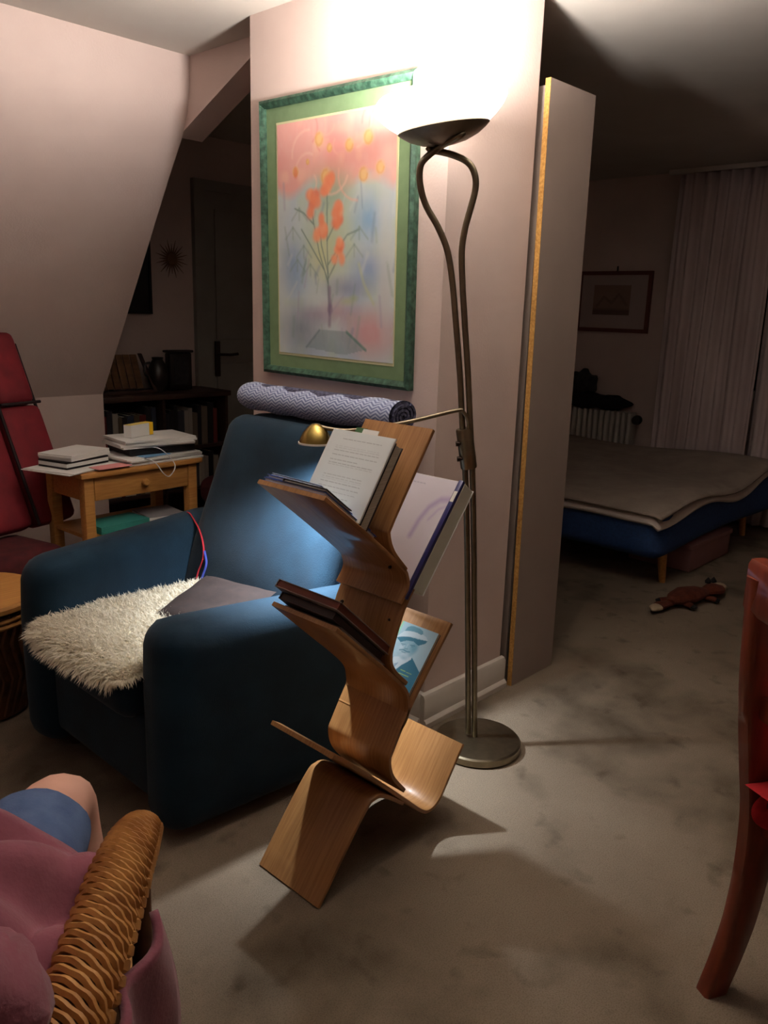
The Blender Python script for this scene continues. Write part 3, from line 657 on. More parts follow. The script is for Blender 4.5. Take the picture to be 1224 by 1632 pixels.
def spiral(y_at, out):
    rg = []
    for t, r in spi:
        c = rb_ if out else ra
        p = c+Vector((math.cos(t)*r*1.1, 0, math.sin(t)*r*.86)); e = Vector((0, -.006 if out else .006, 0)); n = Vector((math.cos(t), 0, math.sin(t)))*.0042
        rg.append([p+e+n, p+e-n, p-e*3-n, p-e*3+n])
    return loft(rg)
mHerrEnd = mat('blue_herringbone_end', (40, 40, 62), (96, 96, 124), .95, 90, bump=.4, bscale=200)
obj('rolled_end', spiral(0, True), mHerrEnd, roll, 0); obj('rolled_end', spiral(0, False), mHerrEnd, roll, 0)
obj('core', xf(tube([ra, rb_], .046, 20), lambda x, y, z: Vector((x, y*.998+.004, z))), mHerrEnd, roll, 0)

# sheepskin over the seat, hanging a little over the front
ol = [(.925, 2.245), (1.00, 2.26), (1.12, 2.285), (1.25, 2.25), (1.33, 2.24), (1.47, 2.235), (1.50, 2.19), (1.42, 2.11), (1.30, 2.06), (1.27, 1.98), (1.24, 1.86), (1.20, 1.78), (1.05, 1.755), (.95, 1.755), (.925, 1.80), (.915, 1.90), (.91, 2.00), (.91, 2.12)]
fur = thing('sheepskin', 'shaggy cream sheepskin spread over the seat of the teal armchair', 'sheepskin', (1.1, 2.0, .43))
def seat_z(x, y):
    z = .436+.018*math.cos((y-2.015)/.27*1.4)
    if x < .985: z -= (.985-x)**2*6.0+max(0, .93-x)*.2
    return z
cc = Vector((1.12, 2.0, 0)); rings = []
for s_ in (0.02, .25, .5, .7, .85, .95, 1.0):
    rings.append([Vector((cc.x+(x-cc.x)*s_, cc.y+(y-cc.y)*s_, 0)) for x, y in ol])
top = [[Vector((p.x, p.y, seat_z(p.x, p.y)+.010)) for p in r] for r in rings]; bot = [[Vector((p.x, p.y, seat_z(p.x, p.y)+.001)) for p in r] for r in reversed(rings)]
obj('hide', loft(top+bot), mFleece, fur)
def inside(x, y):
    c = False; n = len(ol)
    for i in range(n):
        (x0, y0), (x1, y1) = ol[i], ol[(i+1) % n]
        if (y0 > y) != (y1 > y) and x < (x1-x0)*(y-y0)/(y1-y0)+x0: c = not c
    return c
V, Fc = [], []
def tuft(p, d, L, wd):
    side = d.cross(Vector((random.uniform(-1, 1), random.uniform(-1, 1), .6))).normalized(); k = len(V)
    up = Vector((0, 0, 1)); droop = Vector((0, 0, -1))
    m = p+d*L*.55; t = p+d*L+droop*L*.18
    V.extend([p-side*wd, p+side*wd, m+side*wd*.8, m-side*wd*.8, t]); Fc.extend([(k, k+1, k+2, k+3), (k+3, k+2, k+4)])
cnt = 0
while cnt < 15000:
    x, y = random.uniform(.87, 1.51), random.uniform(1.74, 2.29)
    if not inside(x, y): continue
    out = Vector((x-cc.x, y-cc.y, 0)); f = min(1, out.length/.3)
    d = Vector((random.gauss(-.45, .45), random.gauss(0, .5), random.uniform(.25, .8)))+out*1.2*f
    if x < .93: d += Vector((-.4, 0, -.2))
    tuft(Vector((x, y, seat_z(x, y)+.008)), d.normalized(), random.uniform(.022, .040), random.uniform(.0012, .0024)); cnt += 1
for i in range(len(ol)):
    (x0, y0), (x1, y1) = ol[i], ol[(i+1) % len(ol)]
    for k in range(150):
        t = random.random(); x, y = x0+(x1-x0)*t, y0+(y1-y0)*t; out = Vector((x-cc.x, y-cc.y, 0)).normalized()
        d = out+Vector((random.gauss(0, .3), random.gauss(0, .3), random.uniform(-.2, .4)))
        if x < .93: d += Vector((-.2, 0, -.5))
        tuft(Vector((x, y, seat_z(x, y)+.006)), d.normalized(), random.uniform(.025, .045), random.uniform(.0015, .0028))
pile = obj('pile', (V, Fc), mFleece, fur, 0); pile['kind'] = 'stuff'

# brown cushion against the back, strap over the far arm
def pillow(c, sx, sy, sz, n=14, pinch=.0):
    def fn(sign):
        def g(u, v):
            a, b = u*2-1, v*2-1; h = (1-a**4)*(1-b**4); e = 1-.06*(1-abs(a))*abs(b)-.06*(1-abs(b))*abs(a)
            return Vector((a*sx*e, b*sy*e, sign*sz*math.sqrt(max(0, h))+.004*math.sin(a*7+b*3)*h))
        return g
    A = grid(fn(1), n, n); B = grid(fn(-1), n, n); V = A[0]+B[0]; k = len(A[0])
    return V, A[1]+[tuple(i+k for i in reversed(f)) for f in B[1]]
cush = pillow(None, .135, .14, .030)
cz = Matrix.Rotation(math.radians(14), 3, 'Z') @ Matrix.Rotation(math.radians(-14), 3, 'Y')
o = smooth(obj('cushion', ([cz @ Vector(v)+Vector((1.345, 1.945, .486)) for v in cush[0]], cush[1]), mBrownCush, None, 0)); tag(o, 'small flat dark brown cushion on the seat behind the sheepskin', 'cushion')
st = thing('carry_strap', 'thin red and blue strap hanging over the far arm of the armchair', 'strap', (1.6, 2.36, .4))
bvs = []
for ch in chair.children:
    off = wloc(ch); bvs.append(BVHTree.FromPolygons([v.co+off for v in ch.data.vertices], [list(p.vertices) for p in ch.data.polygons]))
def surf(px, py, lift=.005):
    r = (FW+RT*((px-612)/F_PX)-UP*((py-816)/F_PX)).normalized(); best = None
    for b in bvs:
        h = b.ray_cast(Vector((0, 0, EYE)), r)
        if h[0] is not None and (best is None or h[3] < best): best = h[3]
    return Vector((0, 0, EYE))+r*(best-lift)
A_ = [surf(302, 818), surf(309, 828), surf(318, 845), surf(324, 868), surf(324, 890), surf(316, 912), surf(312, 932)]
A_ = [A_[0]+Vector((.015, .05, -.01))]+A_
obj('red_band', tube(spline(A_, 5), .0045, 6, flat=.6), mStrapR, st)
obj('blue_band', tube(spline([surf(326, 878), surf(329, 898), surf(323, 918), surf(317, 936)], 5), .004, 6, flat=.6), mStrapB, st)

# ------------------------------------------------------------------ bookcase by the back wall, with books and things on top
bc = thing('bookcase', 'low dark wooden bookcase full of books against the back wall', 'bookcase', (2.52, 4.24, 0))
BX0, BX1, BYF = 2.075, 2.955, 4.07
obj('top', bbox_(BX0-.01, BX1+.015, BYF-.015, YB-.005, .835, .865, .004), mDarkWood, bc)
for x in (BX0, (BX0+BX1)/2-.009, BX1-.018): obj('side', box(x, x+.018, BYF, YB-.005, 0, .835), mDarkWood, bc, 0)
obj('back', box(BX0, BX1, YB-.012, YB-.006, 0, .835), mDarkWood, bc, 0)
for z in (.05, .30, .55): obj('shelf', box(BX0+.018, BX1-.018, BYF+.005, YB-.012, z-.018, z), mDarkWood, bc, 0)
bcol = [(150, 140, 128), (36, 34, 40), (110, 40, 36), (160, 150, 140), (60, 60, 70), (92, 78, 60), (170, 160, 146), (44, 52, 70), (120, 104, 90), (30, 28, 30)]
bmats = [mat('book_cloth', c, None, .7) for c in bcol]
ORD = 'first second third fourth fifth sixth seventh eighth ninth tenth eleventh twelfth thirteenth fourteenth fifteenth sixteenth seventeenth eighteenth nineteenth twentieth twenty-first twenty-second twenty-third twenty-fourth twenty-fifth twenty-sixth twenty-seventh twenty-eighth twenty-ninth thirtieth'.split()
def small_book(x, z, w_, h, k, row, idx):
    "upright book: two boards, spine, page block"
    b = thing('shelf_book', None, 'book', (x+w_/2, BYF+.10, z), 'books in the low dark bookcase')
    y0, y1 = BYF+.025, BYF+.19
    obj('spine', bbox_(x, x+w_, y0, y0+.004, z, z+h, .0015, 1), bmats[k], b, 0)
    obj('board', box(x, x+.0025, y0+.003, y1, z, z+h), bmats[k], b, 0); obj('board', box(x+w_-.0025, x+w_, y0+.003, y1, z, z+h), bmats[k], b, 0)
    obj('page_block', box(x+.0025, x+w_-.0025, y0+.004, y1-.003, z+.003, z+h-.003), mPages, b, 0)
    cn = ['pale grey', 'black', 'dark red', 'cream', 'slate grey', 'tan', 'ivory', 'navy', 'beige', 'very dark'][k]
    b['label'] = '%s book, %s from the left on the %s shelf of the low bookcase' % (cn, ORD[idx-1], row)
for row, z in (('top', .55), ('middle', .30)):
    x = BX0+.022; i = 0
    while x < BX1-.06:
        mid = (BX0+BX1)/2
        if x < mid+.012 and x > mid-.045: x = mid+.012
        w_ = random.uniform(.022, .042); i += 1
        small_book(x, z, w_, random.uniform(.19, .255) if row == 'top' else random.uniform(.17, .22), random.randrange(10), row, i); x += w_+.0015
# slatted wooden lectern-like stand
bs = thing('slatted_stand', 'slanting wooden slatted book stand on top of the low bookcase', 'book stand', (2.37, 4.24, .865))
for k in range(6):
    x = 2.20+k*.046
    obj('slat', xf(bbox_(0, .040, 0, .012, 0, .20, .002, 1), lambda a, b, c, x=x: Vector((x+a+.0*c, 4.20+b+.35*c, .89+c*.93))), mOchre, bs)
obj('ledge', bbox_(2.185, 2.50, 4.14, 4.20, .866, .885, .003), mDarkWood, bs)
obj('side_bar', xf(bbox_(0, .022, 0, .016, 0, .215, .002, 1), lambda a, b, c: Vector((2.505+a-.25*c+.03, 4.195+b+.33*c, .866+c))), mDarkWood, bs)
obj('strut', xf(box(0, .02, 0, .012, 0, .16), lambda a, b, c: Vector((2.33+a, 4.33+b-.3*c, .866+c))), mDarkWood, bs, 0)
cl = thing('standing_frame', 'small dark upright frame on the low bookcase near the door', 'frame', (2.71, 4.22, .865))
obj('case', bbox_(2.64, 2.79, 4.19, 4.25, .867, 1.085, .01, 2), mDkObj, cl); obj('face', bbox_(2.665, 2.765, 4.186, 4.19, .90, 1.06, .002, 1), mGreyCloth, cl)
obj('cap', bbox_(2.63, 2.80, 4.185, 4.255, 1.085, 1.10, .004, 1), mDkObj, cl)
pt = thing('round_jug', 'small round dark jug standing left of the upright frame', 'jug', (2.585, 4.23, .865))
obj('body', lathe([(.001, .867), (.035, .867), (.058, .92), (.062, .97), (.045, 1.02), (.03, 1.045), (.034, 1.06), (.028, 1.06), (.02, 1.03), (.001, .95)], (2.585, 4.235, 0), 24), mDkObj, pt)
obj('handle', tube(spline([(2.535, 4.235, 1.03), (2.505, 4.235, 1.02), (2.50, 4.235, .97), (2.53, 4.235, .94)], 5), .007, 8), mDkObj, pt)
# on the back wall: dark picture and straw star
dp = thing('dark_picture', 'nearly black framed picture partly hidden by the sloped wall', 'picture', (2.52, YB, 1.31))
obj('panel', bbox_(2.40, 2.64, YB-.012, YB, 1.315, 1.745, .002, 1), mBlackBk, dp); obj('frame', join(box(2.385, 2.40, YB-.02, YB, 1.30, 1.76), box(2.64, 2.655, YB-.02, YB, 1.30, 1.76), box(2.40, 2.64, YB-.02, YB, 1.30, 1.315), box(2.40, 2.64, YB-.02, YB, 1.745, 1.76)), mBlackBk, dp, 0)
sr = thing('star_ornament', 'spiky straw star ornament hanging on the back wall beside the door', 'ornament', (2.80, YB, 1.62))
obj('hub', lathe([(.001, -.006), (.03, -.006), (.034, 0), (.03, .006), (.001, .006)], (2.80, YB-.012, 1.62), 20, Matrix.Rotation(math.pi/2, 3, 'X')), mOchre, sr)
for k in range(24):
    a = 2*math.pi*k/24; L = .11 if k % 2 else .085; d = Vector((math.cos(a), 0, math.sin(a)))
    obj('ray', tube([Vector((2.80, YB-.012, 1.62))+d*.03, Vector((2.80, YB-.012, 1.62))+d*L], [.005, .001], 5), mOchre, sr)

# ------------------------------------------------------------------ pine side table with drawer and papers
TZ = .70; K = .848
tb = thing('side_table', 'small pine side table with one drawer, papers on top, behind the armchair', 'table', (1.77, 3.2, 0))
X0, X1, Y0, Y1 = 1.48, 2.07, 3.012, 3.36
tf = lambda v: rot2(v, (X0, Y0), math.radians(3))
def tobj(nm, vf, m, par): return obj(nm, ([tf(v) for v in vf[0]], vf[1]), m, par)
tobj('tabletop', bbox_(X0, X1, Y0, Y1, TZ-.022, TZ, .006), mPine, tb)
for x in (X0+.02, X1-.065):
    for y in (Y0+.02, Y1-.065): tobj('leg', bbox_(x, x+.045, y, y+.045, 0, TZ-.022, .005), mPine, tb)
tobj('apron', box(X0+.03, X0+.048, Y0+.065, Y1-.065, TZ-.12, TZ-.022), mPine, tb); tobj('apron', box(X1-.048, X1-.03, Y0+.065, Y1-.065, TZ-.12, TZ-.022), mPine, tb); tobj('apron', box(X0+.065, X1-.065, Y1-.05, Y1-.03, TZ-.12, TZ-.022), mPine, tb)
dw = tobj('drawer', bbox_(X0+.068, X1-.068, Y0+.024, Y0+.044, TZ-.122, TZ-.024, .003), mPine, tb)
kb = Vector(tf(((X0+X1)/2, Y0+.024, TZ-.072)))
obj('knob', tube([kb, kb+Vector((0, -.012, 0)), kb+Vector((0, -.02, 0)), kb+Vector((0, -.028, 0))], [.008, .008, .016, .012], 14), mPine, dw)
tobj('lower_shelf', box(X0+.03, X1-.03, Y0+.03, Y1-.03, .42, .435), mPine, tb)
def flat_stack(name, label, x, y, L, W_, z, T, ang, m, cat='papers', pages=None, group='papers on the pine side table', wob=.0):
    "sheets lying flat: a few slightly turned layers"
    x, y, L, W_ = x*K, y*K, L*K, W_*K
    t = thing(name, label, cat, (x, y, z), group); n = max(1, min(4, int(T/.004)))
    for k in range(n):
        a = math.radians(ang+random.uniform(-4, 4)*wob)
        v = bbox_(-L/2, L/2, -W_/2, W_/2, z+T*k/n, z+T*(k+1)/n-.0003, .0006, 1)
        dx, dy = random.uniform(-.008, .008)*wob, random.uniform(-.008, .008)*wob
        obj('sheet' if pages is None else ('cover' if k in (0, n-1) else 'page_block'), ([(x+dx+p[0]*math.cos(a)-p[1]*math.sin(a), y+dy+p[0]*math.sin(a)+p[1]*math.cos(a), p[2]) for p in v[0]], v[1]), m if pages is None or k in (0, n-1) else pages, t, 0)
    return t
flat_stack('paper_pile', 'loose white sheets overhanging the left end of the pine table', 1.80, 3.74, .34, .30, TZ+.001, .008, 20, mPaper, wob=1)
flat_stack('pink_leaflet', 'pale pink leaflet at the front edge of the pine table', 1.92, 3.60, .18, .09, TZ+.0095, .003, 5, mat('pink_paper', (226, 150, 150), None, .8), wob=0)
flat_stack('notebook', 'dark edged notebook lying on the left sheets of the pine table', 1.82, 3.77, .26, .19, TZ+.010, .030, 16, mBlackBk, 'book', mPaper)
flat_stack('writing_pad', 'cream writing pad topmost on the left pile of the pine table', 1.83, 3.78, .27, .20, TZ+.041, .024, 22, mPaper, 'pad', wob=.4)
flat_stack('paper_pile', 'spread white sheets and leaflets under the right pile on the pine table', 2.22, 3.74, 0.44, .28, TZ+.001, .030, 6, mPaper, wob=1.2)
flat_stack('blue_leaflet', 'blue and white leaflet at the front of the right paper pile', 2.17, 3.63, .16, .08, TZ+.0315, .003, 8, mat('sky_paper', (120, 170, 214), None, .8))
flat_stack('ring_binder', 'black folder in the middle of the right pile on the pine table', 2.24, 3.75, .36, .24, TZ+.035, .028, -4, mBlackBk, 'folder', mBlackBk)
flat_stack('paper_pile', 'white sheets topmost on the right pile of the pine table', 2.23, 3.75, .39, .26, TZ+.064, .036, -8, mPaper, wob=1)
mb = thing('small_carton', 'small white and yellow carton standing on the right paper pile', 'carton', (2.17*K, 3.76*K, TZ+.101))
ca_ = math.radians(20)
def cf(a, b, c): return Vector((2.165*K+a*math.cos(ca_)-b*math.sin(ca_), 3.755*K+a*math.sin(ca_)+b*math.cos(ca_), TZ+.101+c*.9))
obj('carton', xf(bbox_(-.07, .05, -.02, .02, 0, .06, .001, 1), cf), mPaper, mb, 0); obj('yellow_end', xf(bbox_(.05, .075, -.0205, .0205, 0, .0605, .001, 1), cf), mYellow, mb, 0); obj('yellow_lid', xf(box(-.07, .05, -.0195, .0195, .06, .0612), cf), mat('pale_yellow', (236, 214, 120), None, .6), mb, 0)
o = obj('earphone_cord', tube(spline([(x*K, y*K, z) for x, y, z in ((2.16, 3.66, TZ+.066), (2.19, 3.58, TZ+.058), (2.235, 3.535, TZ-.005), (2.20, 3.53, TZ-.05), (2.165, 3.53, TZ-.035), (2.13, 3.545, TZ+.012), (2.10, 3.60, TZ+.034))], 8), .0022, 6), mCord); tag(o, 'thin white cord looping over the front of the pine table', 'cord')
flat_stack('turquoise_book', 'turquoise book lying on the lower shelf of the pine table', 1.97, 3.67, .28, .17, .436, .03, 6, mTealBk, 'book', mTealBk, None)
flat_stack('grey_file', 'grey file lying beside the turquoise book under the pine table', 2.24, 3.72, .20, .20, .436, .025, -6, mat('grey_card', (150, 146, 150), None, .8), 'folder', mPaper, None)

# ------------------------------------------------------------------ red recliner under the slope, low stool, dark red pouf
rc = thing('recliner', 'crimson upholstered recliner with black piping under the sloped wall', 'armchair', (1.45, 3.45, 0))
bx = Vector((.970, .243, 0)); bu = Vector((-.095, .379, .92)).normalized(); bn = bx.cross(bu)*-1; bn = bn if bn.y < 0 else -bn
def rf(o): return lambda a, b, c: Vector(o)+bx*a+bu*b+bn*c
RO = Vector((1.53, 3.69, 1.165))-bu*.80-bx*.275
def seg(x0, x1, b0, b1, th):
    v, f = rbox(((x0+x1)/2, (b0+b1)/2, 0), (x1-x0, b1-b0, th), .035, 10); return xf((v, f), rf(RO))
smooth(obj('back_panel', seg(.07, .275, .0, .52, .12), mRed, rc, 0)); smooth(obj('back_panel', seg(.085, .265, .525, .85, .12), mRed, rc, 0))
smooth(obj('back_panel', seg(-.20, .06, .0, .60, .11), mRed, rc, 0)); smooth(obj('back_panel', seg(-.19, .07, .61, .88, .11), mRed, rc, 0)); smooth(obj('back_panel', seg(-.42, -.21, 0, .80, .12), mRed, rc, 0))
for x in (-.205, .065):
    P_ = [rf(RO)(x, b, .062) for b in (0, .3, .6, .86)]; obj('piping', tube(spline(P_, 4), .007, 6), mPiping, rc)
obj('piping', tube([rf(RO)(a, .522, .064) for a in (.075, .17, .27)], .007, 6), mPiping, rc); obj('piping', tube([rf(RO)(.276, b, .02) for b in (.03, .4, .8)], .007, 6), mPiping, rc)
SO = RO-bx*.22
sf = lambda a, b, c: SO+bx*a+Vector((.243, -.970, 0))*b+Vector((0, 0, c-.0))
smooth(obj('seat', xf(rbox((0, .10, -.08), (.52, .34, .13), .05, 10), sf), mMaroon, rc, 0)); smooth(obj('base', xf(rbox((0, .06, -.26), (.44, .28, .20), .04, 8), sf), mPiping, rc, 0))
for a in (-.2, .2):
    for b in (-.04, .16): obj('foot', xf(box(a-.02, a+.02, b-.02, b+.02, -RO.z+.0, -.34), sf), mPiping, rc, 0)
po = thing('pouf', 'dark maroon upholstered pouf in shadow between pine table and armchair', 'pouf', (2.62, 3.55, 0))
smooth(obj('cushion', rbox((2.64, 3.42, .40), (.44, .44, .16), .07, 10), mMaroon, po, 0)); smooth(obj('body', rbox((2.64, 3.42, .17), (.40, .40, .34), .05, 10), mMaroon, po, 0))
sl = thing('wicker_stool', 'low dark wicker stool with a light wooden top left of the armchair', 'stool', (.95, 2.78, 0))
SC = Vector((.985, 2.80, 0))
SC = Vector((.93, 2.74, 0))
obj('top', lathe([(.001, .385), (.205, .385), (.22, .39), (.222, .405), (.216, .415), (.001, .417)], SC, 40), mPine, sl, 30)
obj('body', lathe([(.14, 0), (.165, .01), (.18, .15), (.19, .30), (.195, .37), (.185, .38), (.001, .38)], SC, 36), mWickD, sl)
for k in range(36):
    a = 2*math.pi*k/36; d = Vector((math.cos(a), math.sin(a), 0)); P_ = [SC+d*r+Vector((0, 0, z))+d.cross(Vector((0, 0, 1)))*.02*math.sin(z*30) for r, z in ((.168, .02), (.185, .15), (.195, .28), (.20, .375))]
    obj('cane', tube(P_, .006, 5), mWickD, sl)
for z in (.34, .36): obj('band', tube([SC+Vector((math.cos(t)*.203, math.sin(t)*.203, z)) for t in [2*math.pi*k/30 for k in range(31)]], .008, 6), mWick, sl)

# ------------------------------------------------------------------ bedroom: bed, bedding, radiator, picture, curtains, toy fox
bed = thing('bed', 'low bed with navy upholstered sides and tapered wooden legs', 'bed', (4.72, 2.45, 0))
bxa, bxb, bya, byb = 3.76, 5.52, 1.66, 3.40
smooth(obj('upholstered_base', rbox(((bxa+bxb)/2, (bya+byb)/2, .30), (bxb-bxa, byb-bya, .26), .07, 16, lambda q: (q[0]+(.36-q[2])*.18*(q[0] < 4.2), q[1]+.02*math.sin(q[0]*3), q[2])), mBed, bed, 0))
for x, y in ((4.02, 1.73), (5.35, 1.80), (4.02, 3.25), (5.35, 3.25)): obj('leg', tube([(x+.02, y-.01, 0), (x, y, .18)], [.017, .027], 12), mPine, bed)
def drape(inset, top, dr, amp, sd):
    def fn(u, v):
        x = bxa-.02+inset+(bxb-bxa-inset)*u; y = bya-.02+inset+(byb-bya-.03)*v
        z = top+.012*math.sin(u*9+sd)*math.cos(v*7+sd)+.05*math.exp(-((u-.86)/.16)**2)*math.exp(-((v-.22)/.35)**2)
        ex = max(0, .05-u)/.05; ey = max(0, .07-v)/.07
        x -= .01*ex; z -= max(dr*(ex**1.6)*(1+.15*math.sin(v*15+sd)), dr*1.0*(ey**1.5)*(1+.6*math.sin(u*11+sd))); y -= .008*ey
        return (x, y, z)
    return fn
o = smooth(obj('duvet', sheet(drape(-.005, .452, .060, 0, 1.0), 60, 50, .02), mDuvet, None, 0)); tag(o, 'white duvet showing below the edge of the grey bed cover', 'duvet')
o = smooth(obj('bed_cover', sheet(drape(-.012, .470, .030, 0, 2.1), 60, 50, .012), mBlanket, None, 0)); tag(o, 'grey brown blanket spread over the low bed', 'blanket')
ub = thing('underbed_box', 'dusty pink box pushed under the side of the bed', 'box', (4.62, 1.78, 0))
obj('body', bbox_(4.30, 4.86, 1.685, 2.05, .004, .14, .006), mPinkBox, ub); obj('lid', bbox_(4.292, 4.868, 1.677, 2.06, .13, .158, .004), mPinkBox, ub)
rd = thing('radiator', 'white ribbed column radiator below the small picture beside the bed', 'radiator', (5.64, 3.1, 0))
for k in range(17):
    y = 2.76+k*.046
    obj('column', rbox((5.645, y+.016, .42), (.11, .034, .52), .016, 6), mRad, rd)
obj('pipe', tube([(5.645, 2.74, .2), (5.645, 3.56, .2)], .014, 10), mRad, rd); obj('pipe', tube([(5.645, 2.74, .63), (5.645, 3.56, .63)], .014, 10), mRad, rd)
vk = obj('thermostat', tube([(5.60, 2.70, .64), (5.575, 2.695, .64), (5.55, 2.69, .64), (5.52, 2.685, .64)], [.016, .034, .036, .03], 16), mDkObj, rd)
obj('valve', tube([(5.645, 2.74, .64), (5.61, 2.705, .64)], .012, 8), mRad, rd)
for y in (2.9, 3.4): obj('foot', box(5.62, 5.67, y-.02, y+.02, 0, .17), mRad, rd, 0)
def heap(name, lab, c, sx, sy, sz, m, sd, cat='clothing'):
    V, Fc = rbox((0, 0, 0), (2, 2, 2), .95, 14); out = []
    for v in V:
        n = 1+.16*math.sin(v.x*5+sd)+.14*math.sin(v.y*6+sd*2)*math.cos(v.z*4)+.08*math.sin(v.x*11+v.y*9)
        out.append((c[0]+v.x*sx*n, c[1]+v.y*sy*n, c[2]+max(-.85, v.z)*sz*(1+.2*math.sin(v.y*7+sd))))
    return tag(smooth(obj(name, (out, Fc), m, None, 0)), lab, cat)
heap('folded_jumper', 'black jumper lying on top of the white radiator', (5.64, 3.13, .735), .085, .27, .065, mBlackCloth, .5)
heap('crumpled_scarf', 'crumpled charcoal scarf heaped on the black jumper', (5.64, 3.20, .865), .07, .115, .095, mGreyCloth, 2.2)
fp = thing('framed_print', 'small framed print with wide mount above the radiator', 'picture', (XW, 3.06, 1.25))
FA = dict(y0=2.765, y1=3.355, z0=1.25, z1=1.69)
mBrF = mat('brown_frame', (112, 64, 54), None, .5)
for q in (box(XW-.022, XW, 2.765, 3.355, 1.662, 1.69), box(XW-.022, XW, 2.765, 3.355, 1.25, 1.278), box(XW-.022, XW, 2.765, 2.793, 1.278, 1.662), box(XW-.022, XW, 3.327, 3.355, 1.278, 1.662)): obj('frame_rail', q, mBrF, fp, 0)
obj('mount', box(XW-.012, XW-.002, 2.79, 3.33, 1.275, 1.665), mat('grey_mount', (186, 166, 162), None, .8), fp, 0)
P = Print(40, 30, (150, 124, 112), 1.4); P.blob(.4, .4, .5, .4, (168, 140, 124), .7, 1); P.mix(np.clip((P.v-.75)/.1, 0, 1), (104, 84, 76), .8); P.line([(.1, .7), (.3, .4), (.5, .6), (.7, .3), (.9, .65)], .05, (120, 98, 90), .7)
P.build('print', (XW-.0125, 3.225, 1.59), (0, -.30, 0), (0, 0, -.215), mText, fp)
obj('hanger', tube([(XW-.008, 3.05, 1.69), (XW-.008, 3.05, 1.725)], .006, 6), mHandle, fp)
def curtain(name, lab, y0, y1, ph):
    n = int((y0-y1)/.012)
    def fn(u, v):
        y = y0+(y1-y0)*u; s_ = u*(y0-y1)/.075*2*math.pi+ph
        return (5.60+.022*math.sin(s_)+.010*math.sin(s_*.37+1)-.01*v+.004*math.sin(s_*2.3), y+.006*math.sin(v*5+u*9)-.02*v*(u-.5), 2.30-2.27*v)
    return tag(smooth(obj(name, sheet(fn, n, 14, .0025), mCurt, None, 0)), lab, 'curtain', 'curtains by the bed')
curtain('curtain', 'pale pink white full length curtain nearest the small framed print', 2.585, 1.925, 0)
curtain('curtain', 'pale full length curtain cut by the right edge of the photo', 1.91, .85, 1.0)
rl = thing('curtain_rail', 'white ceiling track carrying the pale curtains', 'curtain rail', (5.60, 1.7, 2.30))
obj('track', box(5.585, 5.615, .8, 2.66, 2.305, 2.335), mWhite, rl, 0)
w1 = struct('window_1', box(XW-.03, XW-.001, .95, 2.5, .9, 2.15), mat('night_glass', (10, 12, 16), None, .1)); obj('window_frame', join(box(XW-.05, XW, .9, .96, .85, 2.2), box(XW-.05, XW, 2.46, 2.52, .85, 2.2), box(XW-.05, XW, .96, 2.46, 2.14, 2.2), box(XW-.05, XW, .96, 2.46, .85, .91), box(XW-.05, XW, 1.69, 1.75, .91, 2.14)), mWhite, w1, 0)
fx = thing('plush_fox', 'limp russet plush fox toy with white tail tip lying on the carpet by the bed', 'soft toy', (3.80, 1.48, 0))
def blobtube(pts, rad, n=12, flat=.6):
    V, Fc = tube(spline(pts, 4), list(np.interp(np.linspace(0, 1, len(spline(pts, 4))), np.linspace(0, 1, len(rad)), rad)), n)
    zz = np.mean([p[2] for p in pts]); return [(v.x, v.y, max(.002, zz+(v.z-zz)*flat)) for v in V], Fc
obj('body', blobtube([(3.66, 1.505, .04), (3.74, 1.50, .045), (3.84, 1.475, .05), (3.93, 1.445, .045)], [.02, .05, .068, .055, .03], 14), mFox, fx)
obj('tail', blobtube([(3.68, 1.51, .03), (3.61, 1.53, .03), (3.575, 1.53, .03)], [.02, .032, .03]), mFox, fx); obj('tail_tip', blobtube([(3.585, 1.53, .03), (3.55, 1.535, .03), (3.52, 1.525, .025)], [.03, .026, .006]), mFoxW, fx)
obj('head', blobtube([(3.92, 1.45, .045), (3.98, 1.43, .05), (4.02, 1.41, .045)], [.03, .05, .04]), mFox, fx); obj('muzzle', blobtube([(4.0, 1.43, .055), (4.04, 1.415, .055), (4.075, 1.40, .04)], [.036, .034, .012]), mFoxW, fx)
for p in ((4.03, 1.45, .07), (3.985, 1.46, .075)): obj('ear', lathe([(.014, 0), (.016, .01), (.001, .03)], p, 10), mFoxB, fx)
for a, b in (((3.74, 1.47, .03), (3.735, 1.425, .02)), ((3.90, 1.43, .03), (3.915, 1.385, .02)), ((3.74, 1.53, .03), (3.70, 1.575, .02)), ((3.90, 1.48, .03), (3.93, 1.53, .02))):
    lg = obj('leg', blobtube([a, b], [.022, .02]), mFox, fx); c_ = Vector(b)+(Vector(b)-Vector(a)).normalized()*.018; obj('paw', blobtube([b, c_], [.022, .014]), mFoxB, lg)

# ------------------------------------------------------------------ dining chair at the right edge
RN = R0.copy(); FN = Vector((math.cos(YAW), math.sin(YAW), 0))
ce = (RN*.95+FN*.30).normalized(); cr_ = (RN*.30-FN*.95).normalized()      # seat direction, and along the back towards the viewer
CO = Vector((1.556, .428, 0))
dc = thing('dining_chair', 'cherry wood dining chair with curved rear leg at the right edge', 'chair', CO)
def stile(off):
    # offsets along ce (negative = backwards) and height; section about 45 x 26 mm
    pts = [(-.030, .0), (-.006, .08), (.016, .18), (.026, .30), (.022, .42), (.004, .52), (-.016, .62), (-.032, .72), (-.042, .82), (-.048, .88), (-.052, .915)]
    wd = [.054, .058, .064, .070, .074, .074, .070, .066, .062, .058, .056]; rg = []
    for (e, z), w_ in zip(pts, wd):
        c = CO+ce*(e)+cr_*off+Vector((0, 0, z)); rg.append([c+ce*(w_/2*a)+cr_*(.019*b) for a, b in ((-1, -.7), (-.8, -1), (.8, -1), (1, -.7), (1, .7), (.8, 1), (-.8, 1), (-1, .7))])
    sp_ = [spline([r[k] for r in rg], 4) for k in range(8)]
    return loft([[sp_[k][i] for k in range(8)] for i in range(len(sp_[0]))])
